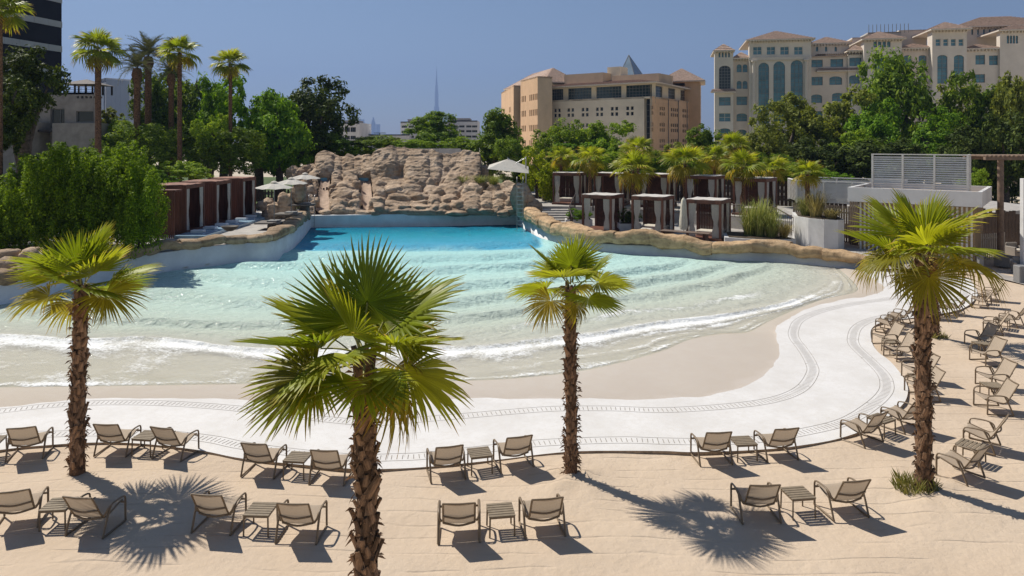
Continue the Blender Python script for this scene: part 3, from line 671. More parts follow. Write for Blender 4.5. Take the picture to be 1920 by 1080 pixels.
def auto_fronds(seed, n=22, low=-50, high=80, nold=3, s=1.0):
    rnd = random.Random(seed); out = []
    for i in range(n):
        u = i/(n-1); el = high+(low-high)*u**1.25+rnd.uniform(-9, 9); az = i*137.5+rnd.uniform(-16, 16)
        out.append((az, el, s*(0.78+0.3*min(1, 1.6*u))*(1 if u < .85 else 0.95), i >= n-nold))
    return out
# azimuth 0 = right, 90 = away, 180 = left, 270 = towards the camera
MIDDLE = [(85,84,1.0,0),(140,58,1.05,0),(50,60,1.0,0),(20,42,1.1,0),(165,34,1.1,0),(192,10,1.15,0),(335,14,1.0,0),(205,-12,1.1,1),(350,-25,1.15,0),(205,-24,1.15,0),(240,-5,0.95,0),(262,8,0.72,0),(280,-14,0.85,0),(312,-30,0.9,1),(40,-28,0.85,1),(340,-40,0.75,1),(60,20,1.0,0),(120,25,1.0,0),(250,62,0.95,0),(335,-62,0.8,2),(215,-66,0.6,2)]
fan_palm((-1.62, 8.05, 0), 4.58, MIDDLE, 'largest fan palm, closest to camera, trunk running out of the lower frame', r=0.125, boots=190, seed=3, sc=0.74, lean=(-0.03, 0))
fan_palm(tuple(G(145, 888)), 3.92, auto_fronds(21, 15, -38, 82, 3, 1.1)+[(250,-68,0.6,2),(20,-60,0.8,1)], 'fan palm left of the beach with yellowing lower fronds and ringed trunk', r=0.135, boots=165, seed=4, lean=(0.10, 0.0), sc=0.86)
fan_palm(tuple(G(1071, 897)), 3.98, auto_fronds(34, 13, -38, 80, 2, 1.0)+[(300,-66,0.7,1)], 'slim fan palm in the middle of the beach on a sand mound', r=0.115, boots=170, seed=5, lean=(-0.02, 0.0), sc=0.76)
fan_palm(tuple(G(1733, 925)), 4.72, auto_fronds(47, 16, -34, 80, 4, 1.1)+[(285,-66,0.6,2),(200,-58,0.8,1)], 'tall fan palm at right with a grass tuft round its base', r=0.135, boots=190, seed=6, lean=(-0.08, 0.0), sc=0.88)
fan_palm(tuple(G(1752, 637)), 3.15, auto_fronds(58, 13, -40, 70, 6, 1.0), 'short fan palm standing behind the tall right one', r=0.14, boots=120, seed=7, lean=(-0.08, 0.0), sc=0.85)
# weeds round two palm bases
def weed(p, r, n, seed, label, hh=0.28):
    rnd = random.Random(seed); V = []; Fq = []
    for i in range(n):
        a = rnd.uniform(0, 6.283); q = r*math.sqrt(rnd.random()); x, y = math.cos(a)*q-r*0.25, math.sin(a)*q*0.7; h = hh*rnd.uniform(.4, 1.1); l = rnd.uniform(-.16, .16); l2 = rnd.uniform(-.12, .12); w = 0.006
        z0 = float(sand_h(np.array(p.x+x), np.array(p.y+y))); b = len(V)
        V += [(x-w, y, z0-.02), (x+w, y, z0-.02), (x+l*.5+w, y+l2*.5, z0+h*.6), (x+l, y+l2, z0+h)]; Fq.append((b, b+1, b+2, b+3))
    o = link('grass_tuft', np_mesh('grass_tuft', V, np.array(Fq), leaf_mat('weed', (0.10, 0.13, 0.03), (0.30, 0.27, 0.10)))); o.location = (p.x, p.y, 0); tag(o, label, 'grass')
weed(G(1728, 925), 0.42, 380, 1, 'dry green grass tuft round the base of the tall right palm')
weed(G(1760, 637), 0.4, 220, 2, 'dark green tuft at the foot of the short rear palm', 0.22)
# ------------------------------------------------------------------ trees, bushes, tall palms
TRUNK = mat('tree_bark', (0.13, 0.10, 0.075), 0.95, 0.3, 6, bump=0.8, bscale=20)
TRUNK_PALE = mat('pale_palm_bark', (0.20, 0.155, 0.12), 0.95, 0.25, 5, bump=0.6, bscale=14, stretch=(1, 1, 4))
def crown_mesh(name, seed, m, nclump=130, per=75, leaf=0.055, clump_r=0.17, shape='round', lobes=6):
    """unit crown (about -1..1 across, 0..2 high): leaves gathered in clumps, gaps between"""
    r = np.random.default_rng(seed); cs = []
    lob = [(*(r.normal(0, 1, 3)*np.array([0.42, 0.42, 0.34])+np.array([0, 0, 1.0])), r.uniform(0.42, 0.68)) for _ in range(lobes)]
    if shape == 'round': lob.append((0, 0, 1.0, 0.72))
    if shape == 'cone': lob = [(r.normal(0, .30)*(1-z*.4), r.normal(0, .30)*(1-z*.4), 0.25+1.45*z, 0.55*(1-0.72*z)+.1) for z in np.linspace(0, 1, lobes+4)]
    if shape == 'spray': lob = [(x*1.0, y, 0.35+r.uniform(0.35, 1.05), r.uniform(.22, .36)) for x, y in zip(r.uniform(-.85, .85, lobes*2), r.uniform(-.5, .5, lobes*2))]+[(x, 0, .45, .5) for x in (-.5, 0, .5)]
    if shape == 'open': lob = [(*(r.normal(0, 1, 3)*np.array([0.5, 0.5, 0.4])+np.array([0, 0, 1.1])), r.uniform(0.22, 0.42)) for _ in range(lobes*2)]
    lob = np.array(lob); w = lob[:, 3]**2; w /= w.sum()
    idx = r.choice(len(lob), nclump, p=w)
    d = r.normal(0, 1, (nclump, 3)); d /= np.linalg.norm(d, axis=1)[:, None]
    cc = lob[idx, :3]+d*(lob[idx, 3]*r.uniform(0.62, 1.0, nclump)**0.5)[:, None]
    cr = clump_r*r.uniform(0.6, 1.35, nclump)
    n = nclump*per; ci = np.repeat(np.arange(nclump), per)
    dd = r.normal(0, 1, (n, 3)); dd /= np.linalg.norm(dd, axis=1)[:, None]
    p = cc[ci]+dd*(cr[ci]*r.random(n)**0.45)[:, None]*np.array([1.15, 1.15, 0.85])
    nn = dd*0.6+d[ci]*0.5+r.normal(0, .55, (n, 3))+np.array([0, 0, 0.35]); nn /= np.linalg.norm(nn, axis=1)[:, None]
    t = np.cross(nn, r.normal(0, 1, (n, 3))); t /= np.linalg.norm(t, axis=1)[:, None]; b = np.cross(nn, t)
    s = (leaf*r.uniform(0.6, 1.35, n))[:, None]
    lo, hi = np.percentile(p, 1, axis=0), np.percentile(p, 99.5, axis=0); mid = (lo+hi)/2; mid[2] = lo[2]; sc = np.array([1.0, 1.0, 1.0])*2/(hi-lo)
    p = (p-mid)*sc; cc = (cc-mid)*sc
    V = np.stack([p-t*s, p+b*s*.42, p+t*s, p-b*s*.42], 1).reshape(-1, 3)
    return np_mesh(name, V, np.arange(n*4).reshape(n, 4), m), cc
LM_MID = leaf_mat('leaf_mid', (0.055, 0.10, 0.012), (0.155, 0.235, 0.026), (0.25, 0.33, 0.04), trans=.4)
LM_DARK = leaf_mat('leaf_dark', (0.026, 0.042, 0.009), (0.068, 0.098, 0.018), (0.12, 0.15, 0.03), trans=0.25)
LM_OLIVE = leaf_mat('leaf_olive', (0.09, 0.11, 0.018), (0.21, 0.24, 0.045), (0.30, 0.32, 0.07), trans=.4)
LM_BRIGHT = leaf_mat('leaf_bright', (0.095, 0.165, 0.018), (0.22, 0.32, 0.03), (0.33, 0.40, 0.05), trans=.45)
LM_LIME = leaf_mat('leaf_lime', (0.17, 0.23, 0.010), (0.34, 0.40, 0.020), (0.48, 0.50, 0.05), trans=0.45)
LM_GREEN = leaf_mat('leaf_green', (0.055, 0.125, 0.010), (0.155, 0.28, 0.02), (0.25, 0.38, 0.035), trans=.4)
CR = {}
def crown_kind(k):
    if k in CR: return CR[k]
    kind, i = k.split(':'); i = int(i)
    cfg = dict(mid=(LM_MID, 'round'), dark=(LM_DARK, 'round'), olive=(LM_OLIVE, 'round'), bright=(LM_BRIGHT, 'round'), green=(LM_GREEN, 'round'), lime=(LM_LIME, 'open'),
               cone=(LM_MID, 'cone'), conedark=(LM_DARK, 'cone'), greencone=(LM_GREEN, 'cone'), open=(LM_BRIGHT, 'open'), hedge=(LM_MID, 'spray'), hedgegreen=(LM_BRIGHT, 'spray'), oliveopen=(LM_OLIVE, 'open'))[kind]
    CR[k] = crown_mesh('crown', hash(kind) % 1 + 100*i+len(kind)*7, cfg[0], nclump=190, per=62, leaf=0.058, clump_r=0.16, shape=cfg[1], lobes=7); return CR[k]
def tree(px, top, base, wpx, d, kind, label, group='trees round the pool garden', name='tree', cat='tree', trunk=True, depth=None, trunk_frac=0.3, rz=None, ground=0.3):
    p = at(px, base, d); tz = at(px, top, d).z; w = wpx/FPX*d/2; H = tz-ground
    me, cc = crown_kind(kind); root = empty(name, (p.x, d, ground), 0); tag(root, label, cat, group)
    rnd = random.Random(int(px*7+top*3)); z0 = max(0.0, p.z-ground)
    ch = H-z0; zmax = max(v.co.z for v in me.vertices) if False else 2.0
    o = link('crown', me, root, loc=(0, 0, z0), scale=(w*1.02, (depth or w)*0.95, ch/2.0)); o.rotation_euler = (0, 0, rz if rz is not None else rnd.uniform(-.5, .5)+rnd.choice((0, math.pi)))
    if trunk:
        mb = MB(); r = max(0.10, 0.035*H); top_ = Vector((rnd.uniform(-.2, .2)*w, 0, z0+ch*0.55))
        mb.tube([(0, 0, -0.3), (rnd.uniform(-.1, .1), 0, top_.z*.35), tuple(top_*0.7), tuple(top_)], [r*1.3, r, r*.7, r*.35], 8)
        for k in range(6):
            c = cc[rnd.randrange(len(cc))]; e = Vector((c[0]*w*.8, c[1]*w*.8, z0+c[2]*ch/2*.9)); s_ = Vector((0, 0, max(z0*.7, e.z*rnd.uniform(.35, .6))))
            mb.tube([tuple(s_), tuple(s_.lerp(e, .55)+Vector((0, 0, .1*H*.3))), tuple(e)], [r*.5, r*.32, r*.12], 6)
        mb.build('trunk', TRUNK, root)
    return root
# --- left side
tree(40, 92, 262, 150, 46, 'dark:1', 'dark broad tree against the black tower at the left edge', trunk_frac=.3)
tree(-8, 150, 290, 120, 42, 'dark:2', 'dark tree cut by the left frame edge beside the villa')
tree(205, 205, 262, 60, 78, 'olive:1', 'small pale tree between the villa and the first tall palm')
tree(232, 222, 272, 50, 72, 'bright:1', 'small bright green tree just right of the villa')
tree(308, 140, 300, 108, 84, 'mid:2', 'dense tree behind the cluster of tall palms')
tree(362, 135, 300, 120, 88, 'mid:3', 'tall dense tree between the tall palms, behind the thin sapling')
tree(418, 150, 300, 90, 80, 'greencone:1', 'fresh green tree behind the lone rightmost tall palm')
tree(485, 145, 318, 130, 76, 'green:2', 'fresh green full tree left of the dark rounded one')
tree(524, 178, 320, 110, 74, 'greencone:3', 'narrow green tree leaning into the dark rounded tree')
tree(588, 146, 312, 150, 82, 'dark:3', 'large dark rounded tree left of the rock slides')
tree(395, 216, 290, 62, 68, 'open:1', 'thin sapling with sparse lit leaves among the tall palms', trunk_frac=.5)
for i, (x, t, w_) in enumerate(((250, 235, 120), (340, 240, 130), (430, 242, 130), (520, 245, 120), (600, 250, 90))):
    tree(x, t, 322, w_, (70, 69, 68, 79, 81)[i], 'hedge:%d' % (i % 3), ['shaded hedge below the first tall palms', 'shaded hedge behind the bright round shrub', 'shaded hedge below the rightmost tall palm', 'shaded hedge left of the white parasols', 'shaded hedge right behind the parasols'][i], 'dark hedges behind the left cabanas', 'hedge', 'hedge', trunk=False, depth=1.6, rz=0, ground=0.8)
tree(352, 303, 338, 84, 58, 'bright:3', 'low bright round shrub above the left cabana roofs', 'garden shrubs', 'shrub', 'shrub', trunk=False, ground=0.86)
tree(305, 318, 345, 60, 56, 'green:4', 'low green shrub beside the big bush', 'garden shrubs', 'shrub', 'shrub', trunk=False, ground=0.86)
# big bush: upright leafy sprays
def spray_bush(name, boxes, n, leaf, m, seed, label, loc, rows=1):
    r = np.random.default_rng(seed); P = []; N = []
    for (x0, x1, y0, y1, zt, k) in boxes:
        for _ in range(k):
            x = r.uniform(x0, x1); y = r.uniform(y0, y1); top = zt*r.uniform(.80, 1.04)*(1-0.10*abs((x-(x0+x1)/2)/((x1-x0)/2))**2)
            ln = r.uniform(.9, 2.0); lean = r.normal(0, .16, 2); cnt = int(n*r.uniform(1.0, 1.7))
            t = r.random(cnt)**0.7; rad = 0.34*(1-t*0.75)+.05
            a = r.uniform(0, 6.283, cnt); q = rad*np.sqrt(r.random(cnt))
            P.append(np.stack([x+lean[0]*ln*t+np.cos(a)*q, y+lean[1]*ln*t+np.sin(a)*q, top-ln*(1-t)], 1))
            N.append(np.stack([np.cos(a)*.8, np.sin(a)*.8, .3+.9*t], 1))
    P = np.concatenate(P); N = np.concatenate(N)+r.normal(0, .45, (len(P), 3)); N /= np.linalg.norm(N, axis=1)[:, None]; k = len(P)
    T = np.array([0, 0, 1.0])+r.normal(0, .6, (k, 3)); T -= N*(T*N).sum(1)[:, None]; T /= np.linalg.norm(T, axis=1)[:, None]; B = np.cross(N, T); s = (leaf*r.uniform(.6, 1.4, k))[:, None]
    V = np.stack([P-T*s, P+B*s*.36, P+T*s, P-B*s*.36], 1).reshape(-1, 3)
    return link(name, np_mesh(name, V, np.arange(4*k).reshape(k, 4), m))
bx = []
for x0, x1, ytop, k in ((-60, 40, 330, 60), (30, 105, 285, 70), (95, 160, 268, 70), (130, 205, 280, 60), (195, 262, 270, 75), (240, 292, 300, 45)):
    for dd in (37.5, 39.5, 41.5):
        pa, pb = at(x0, ytop, dd), at(x1, ytop, dd); zt = pa.z-0.86
        for f_ in (1.0, .80, .60, .42): bx.append((pa.x, pb.x, dd-1.0, dd+1.0, zt*f_, int(k*.30)))
root = empty('bush', (at(140, 450, 38).x, 38, 0.86)); tag(root, 'huge leafy green bush filling the left behind the coping', 'bush', 'garden shrubs')
o = spray_bush('foliage', bx, 120, 0.078, leaf_mat('bush_leaf', (0.065, 0.12, 0.006), (0.20, 0.31, 0.014), (0.32, 0.43, 0.03), trans=0.45), 8, '', None)
o.parent = root; o.location = (-root.location.x, -38, 0)
mb = MB(); rnd = random.Random(4)
for i in range(26):
    x = at(-40+i*13, 450, 39).x-root.location.x; mb.tube([(x, 1, -.1), (x+rnd.uniform(-.2, .2), 1, 1.4), (x+rnd.uniform(-.5, .5), 1, 3.2)], [.07, .05, .02], 5)
mb.build('stem', TRUNK, root)
# --- middle
tree(690, 255, 292, 105, 82, 'mid:4', 'low rounded shrubbery behind the left rock ridge', 'garden shrubs', 'shrub', 'shrub', trunk=False)
tree(640, 262, 300, 70, 80, 'green:1', 'low green shrub left of the rock ridge top', 'garden shrubs', 'shrub', 'shrub', trunk=False)
tree(728, 257, 284, 50, 150, 'oliveopen:2', 'greyish small tree in front of the pale low house')
tree(815, 210, 276, 100, 105, 'cone:2', 'pointed dark green tree cluster before the white office block')
tree(775, 262, 284, 90, 100, 'bright:2', 'bright low shrubs left of the fence behind the rocks', 'garden shrubs', 'shrub', 'shrub', trunk=False)
tree(868, 258, 284, 80, 98, 'bright:4', 'bright low shrubs under the white office block', 'garden shrubs', 'shrub', 'shrub', trunk=False)
tree(921, 208, 320, 110, 86, 'cone:4', 'dense dark upright tree left of the tan building')
tree(965, 258, 330, 70, 80, 'mid:1', 'green tree at the left foot of the tan building')
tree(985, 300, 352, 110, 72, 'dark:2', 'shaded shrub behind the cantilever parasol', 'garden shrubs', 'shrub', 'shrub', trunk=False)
# --- right side, behind the cabanas
tree(1052, 228, 320, 95, 88, 'bright:1', 'leafy tree before the left windows of the tan building')
tree(1128, 230, 320, 105, 90, 'open:2', 'lit airy tree before the middle of the tan building')
tree(1092, 262, 330, 110, 82, 'green:3', 'round green tree filling the gap between two lit trees')
tree(1020, 281, 372, 78, 66, 'lime:1', 'lime yellow small tree beside the cantilever parasol post', ground=1.55)
tree(1165, 265, 330, 90, 80, 'bright:3', 'bright green tree behind the first fan palms')
tree(1240, 270, 335, 100, 78, 'olive:2', 'olive tree below the right windows of the tan building')
tree(1330, 240, 330, 95, 86, 'mid:2', 'mid green tree left of the pale arcaded building')
tree(1372, 262, 335, 90, 80, 'bright:2', 'bright green tree below the glass arches')
tree(1440, 245, 335, 90, 80, 'olive:4', 'grey green tree below the round topped windows')
tree(1478, 178, 330, 135, 92, 'olive:3', 'tall olive toned tree before the triple arches')
tree(1568, 172, 330, 125, 94, 'olive:1', 'tall olive toned tree right of the triple arches')
tree(1612, 245, 330, 90, 84, 'bright:4', 'bright yellow green tree among the darker tall trees')
tree(1690, 100, 330, 140, 98, 'mid:4', 'tallest green tree before the pale building')
tree(1655, 190, 330, 120, 88, 'green:2', 'fresh green tree in front of the tallest one')
tree(1775, 152, 330, 115, 96, 'olive:4', 'tall olive tree just right of the tallest one')
tree(1742, 205, 335, 110, 86, 'green:4', 'fresh green tree above the louvred roof screen')
tree(1850, 140, 340, 115, 92, 'mid:3', 'tall tree before the right wing of the pale building')
tree(1918, 100, 350, 100, 88, 'olive:2', 'tall tree cut by the right frame edge')
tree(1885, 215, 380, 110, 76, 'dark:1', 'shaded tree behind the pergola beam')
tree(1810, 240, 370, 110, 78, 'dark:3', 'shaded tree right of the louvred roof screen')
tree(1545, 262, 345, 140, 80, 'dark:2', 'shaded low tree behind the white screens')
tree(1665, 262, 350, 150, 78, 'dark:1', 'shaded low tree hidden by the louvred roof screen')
tree(1475, 300, 345, 100, 68, 'bright:1', 'bright shrub behind the far right cabana', 'garden shrubs', 'shrub', 'shrub', trunk=False, ground=1.55)
tree(1560, 318, 352, 60, 64, 'green:1', 'green creeper shrub above the white screens', 'garden shrubs', 'shrub', 'shrub', trunk=False, ground=1.55)
tree(1830, 318, 372, 50, 55, 'bright:3', 'lit shrub beside the roof edge of the white pavilion', 'garden shrubs', 'shrub', 'shrub', trunk=False)
for i, x in enumerate((1110, 1210, 1310, 1410)):
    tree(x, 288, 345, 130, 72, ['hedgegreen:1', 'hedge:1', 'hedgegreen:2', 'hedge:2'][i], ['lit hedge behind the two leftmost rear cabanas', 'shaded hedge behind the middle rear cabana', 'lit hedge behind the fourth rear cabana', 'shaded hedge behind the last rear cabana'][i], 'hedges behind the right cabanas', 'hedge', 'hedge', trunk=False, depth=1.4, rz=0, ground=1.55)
# --- fan palms over the cabanas
def far_palm(px, hub, base_z, d, s, label, seed, n=20, nold=6, r=0.16, group='fan palms above the cabanas', low=-62):
    p = at(px, hub, d); h = p.z-base_z
    return fan_palm((p.x, d, base_z), h, auto_fronds(seed, n, low, 82, nold, 1.0), label, r=r, boots=0, seed=seed, fans=FAR_FANS, olds=FAR_OLD, sc=s, group=group)
for a_ in [(1052, 295, 64.5, .85, 'small fan palm left of the first rear cabana roof'), (1106, 300, 60.5, 1.05, 'fan palm with its trunk between the first two rear cabanas'),
           (1196, 280, 67, 1.1, 'fan palm rising behind the second rear cabana'), (1187, 318, 57.5, 1.30, 'bushy fan palm with long dead skirt before the second rear cabana'), (1284, 305, 58, 1.25, 'fan palm with orange old fronds between the third and fourth rear cabanas'),
           (1340, 297, 66, 1.1, 'fan palm directly behind the fourth rear cabana'), (1392, 312, 53.5, 1.05, 'fan palm before the last two rear cabanas'), (1378, 275, 70, 1.15, 'fan palm peeping over behind the fourth rear cabana'),
           (1452, 318, 60, 0.9, 'fan palm behind the last rear cabana'), (1514, 325, 44.6, 0.75, 'little fan palm growing in the curved white planter')]:
    far_palm(a_[0], a_[1], UPPER_Z, a_[2], a_[3], a_[4], int(a_[0]))
# --- tall palms on the left
def date_frond(seed, L=2.2, m=None):
    rnd = random.Random(seed); V = []; Fq = []; R = [Vector((0, L*u, 0.35*L*u*(1-u)*1.2-0.42*L*u**2.4)) for u in np.linspace(0, 1, 16)]
    for i in range(15):
        a, b = R[i], R[i+1]; w = .02*(1-i/16); k = len(V); V += [a+Vector((-w, 0, 0)), a+Vector((w, 0, 0)), b+Vector((w, 0, 0)), b+Vector((-w, 0, 0))]; Fq.append((k, k+1, k+2, k+3))
        for q in range(2):
            p = a.lerp(b, q/2+rnd.uniform(0, .3)); u = (i+q/2)/15
            if u < .12: continue
            l = .5*math.sin(math.pi*min(1, u*.85+.12))+.08
            for s in (-1, 1):
                d = Vector((s*.8, .55, .25-rnd.uniform(0, .55))).normalized()*l; n = Vector((0, .022, .01)); k = len(V); V += [p-n, p+n, p+d*.6+n*.8, p+d]; Fq.append((k, k+1, k+2, k+3))
    return np_mesh('frond', [tuple(v) for v in V], np.array(Fq), m or leaf_mat('date_leaf', (0.055, 0.065, 0.035), (0.12, 0.125, 0.07), trans=.2))
DATE = [date_frond(i) for i in range(3)]
def tall_palm(px, hub, d, kind, label, s, seed, r=0.2, n=26):
    p = at(px, hub, d); h = p.z-0.3; rnd = random.Random(seed)
    if kind == 'fan':
        return fan_palm((p.x, d, 0.3), h, auto_fronds(seed, n, -62, 80, 4, 1.0), label, r=r, boots=0, seed=seed, fans=FAR_FANS, olds=FAR_OLD, sc=s, group='tall palms beyond the left cabanas')
    root = empty('date_palm', (p.x, d, 0.3)); tag(root, label, 'palm tree', 'tall palms beyond the left cabanas')
    mb = MB(); mb.tube([(0, 0, -.2), (0, 0, h*.5), (0, 0, h-1.4), (0, 0, h-.7), (0, 0, h)], [r*1.1, r, r, r*1.7, r*1.2], 10); mb.build('trunk', BARK, root)
    crown = empty('crown', (0, 0, h), 0, root)
    for i in range(34):
        u = i/33; frond_obj(crown, DATE[i % 3], math.radians(i*137.5), math.radians(80-105*u), 0, s*rnd.uniform(.85, 1.1), 0)
    return root
tall_palm(184, 92, 62, 'fan', 'tall fan palm in front of the villa with gazebo', 1.42, 71, .30)
tall_palm(257, 128, 70, 'date', 'grey leafed date palm left in the tall cluster', 1.0, 72, .30)
tall_palm(278, 106, 74, 'date', 'tallest grey leafed date palm of the cluster', 1.25, 73, .32)
tall_palm(337, 98, 66, 'fan', 'tall fan palm with one yellow hanging frond', 1.25, 74, .23)
tall_palm(321, 138, 72, 'date', 'short palm tucked between the tall ones', .8, 75, .26)
tall_palm(432, 118, 68, 'fan', 'lone slender fan palm rightmost of the tall ones', 1.15, 76, .2)
tall_palm(0, 18, 40, 'fan', 'palm cut by the left frame edge before the black tower', .95, 77, .16)
# ------------------------------------------------------------------ buildings
GLASS = mat('blue_glass', (0.10, 0.23, 0.285), 0.12, 0.25, 0.5, spec=0.7)
GLASS_D = mat('dark_glass', (0.022, 0.028, 0.033), 0.10, 0.2, 0.6, spec=0.6)
GLASS_G = mat('green_glass', (0.045, 0.075, 0.075), 0.12, 0.3, 0.25, spec=0.6)
FRAMEW = mat('window_frame', (0.20, 0.20, 0.19), 0.5, 0.05)
FRAMEP = mat('pale_frame', (0.66, 0.59, 0.50), 0.8, 0.06)
TILE = mat('roof_tile', (0.42, 0.30, 0.235), 0.9, 0.22, 2.2, bump=0.9, bscale=5, stretch=(1, 1, 3))
class Wall:
    """a facade from p0 to p1 (left to right seen from outside) with real openings"""
    def __init__(s, root, p0, p1, z0, z1, m, name='wall', reveal=0.28):
        s.root = root; s.p0 = Vector((p0[0], p0[1], 0)); s.p1 = Vector((p1[0], p1[1], 0)); s.w = (s.p1-s.p0).length; s.u = (s.p1-s.p0)/s.w
        s.z0, s.z1, s.m, s.name, s.h, s.rev = z0, z1, m, name, [], reveal
    def sx(s, px):                       # distance along the wall where the view ray of column px meets it
        k = (px-960)/FPX; return (k*s.p0.y-s.p0.x)/(s.u.x-k*s.u.y)
    def depth(s, px): return s.p0.y+s.u.y*s.sx(px)
    def zz(s, px, py): return CAM_H-(py-HORIZON)/FPX*s.depth(px)
    def hole(s, cx, cz, w, h, arch=False, glass=None, mull=(2, 2), frame=None): s.h.append((cx-w/2, cx+w/2, cz-h/2, cz+h/2, arch, glass or GLASS, mull, frame or FRAMEW))
    def hole_px(s, px, py, wpx, hpx, **k): d = s.depth(px); s.hole(s.sx(px), s.zz(px, py), wpx/FPX*d/max(.3, s.u.x-((px-960)/FPX)*s.u.y), hpx/FPX*d, **k)
    def cluster(s, cx, cz, nx, nz, pw, ph, gap, **k):
        for i in range(nx):
            for j in range(nz): s.hole(cx+(i-(nx-1)/2)*(pw+gap), cz+(j-(nz-1)/2)*(ph+gap), pw, ph, mull=(1, 1), **k)
    def build(s):
        M = Matrix(((s.u.x, -s.u.y, 0, s.p0.x), (s.u.y, s.u.x, 0, s.p0.y), (0, 0, 1, 0), (0, 0, 0, 1)))
        base = s.root.matrix_basis.inverted() @ M
        xs = sorted({0, s.w, *[v for h in s.h for v in h[:2]]}); zs = sorted({s.z0, s.z1, *[v for h in s.h for v in h[2:4]]}); mb = MB()
        for i in range(len(xs)-1):
            xm = (xs[i]+xs[i+1])/2; run = None
            for j in range(len(zs)-1):
                zm = (zs[j]+zs[j+1])/2
                if any(h[0] < xm < h[1] and h[2] < zm < h[3] for h in s.h):
                    if run is not None: mb.add([(xs[i],0,run),(xs[i+1],0,run),(xs[i+1],0,zs[j]),(xs[i],0,zs[j])], [(0,1,2,3)]); run = None
                elif run is None: run = zs[j]
            if run is not None: mb.add([(xs[i],0,run),(xs[i+1],0,run),(xs[i+1],0,s.z1),(xs[i],0,s.z1)], [(0,1,2,3)])
        r = s.rev
        for x0, x1, z0, z1, arch, g, mu, fr in s.h:
            mb.add([(x0,0,z0),(x1,0,z0),(x1,0,z1),(x0,0,z1),(x0,r,z0),(x1,r,z0),(x1,r,z1),(x0,r,z1)], [(0,4,5,1),(1,5,6,2),(2,6,7,3),(3,7,4,0)])
            if arch:
                c = (x0+x1)/2; R = (x1-x0)/2; hh = R if arch is True else R*arch
                arc = [(c+R*math.cos(a), 0, z1-hh+hh*math.sin(a)) for a in np.linspace(0, math.pi, 13)]
                for k in range(12):
                    corner = (x1, 0, z1) if k < 6 else (x0, 0, z1); mb.add([corner, arc[k+1], arc[k]], [(0, 1, 2)])
                    a_, b_ = arc[k], arc[k+1]; mb.add([a_, b_, (b_[0], r, b_[2]), (a_[0], r, a_[2])], [(0, 1, 2, 3)])
                mb.add([(x0,0,z1),(x1,0,z1),arc[6]], [(0,2,1)])
        wall = mb.build(s.name, s.m, s.root); wall.matrix_local = base
        for x0, x1, z0, z1, arch, g, mu, fr in s.h:
            w, h = x1-x0, z1-z0; key = (round(w, 2), round(h, 2), mu, g.name, fr.name)
            if key not in WCACHE:
                f = MB(); t = min(.07, w*.06+.015)
                f.box((-w/2, -.04, -h/2), (-w/2+t, .04, h/2)); f.box((w/2-t, -.04, -h/2), (w/2, .04, h/2)); f.box((-w/2+t, -.04, -h/2), (w/2-t, .04, -h/2+t)); f.box((-w/2+t, -.04, h/2-t), (w/2-t, .04, h/2))
                for i in range(1, mu[0]): f.box((-w/2+w*i/mu[0]-t/2, -.03, -h/2+t), (-w/2+w*i/mu[0]+t/2, .03, h/2-t))
                for j in range(1, mu[1]): f.box((-w/2+t, -.025, -h/2+h*j/mu[1]-t/2), (w/2-t, .025, -h/2+h*j/mu[1]+t/2))
                p = MB(); p.add([(-w/2, .02, -h/2), (w/2, .02, -h/2), (w/2, .02, h/2), (-w/2, .02, h/2)], [(0, 1, 2, 3)])
                WCACHE[key] = (f.mesh('window', fr), p.mesh('pane', g))
            o = link('window', WCACHE[key][0], s.root); o.matrix_local = base @ Matrix.Translation(((x0+x1)/2, r-.05, (z0+z1)/2))
            link('pane', WCACHE[key][1], o)
        return wall
WCACHE = {}
def local(root, pts): return [(p[0]-root.location.x, p[1]-root.location.y, p[2]-root.location.z if len(p) > 2 else 0) for p in pts]
def solid(root, pts, z0, z1, m, name='wall', top=None):
    mb = MB(); L = local(root, pts); z = root.location.z; mb.prism([(p[0], p[1]) for p in L], z0-z, z1-z, 0, 1 if top else None)
    return mb.build(name, [m, top] if top else m, root)
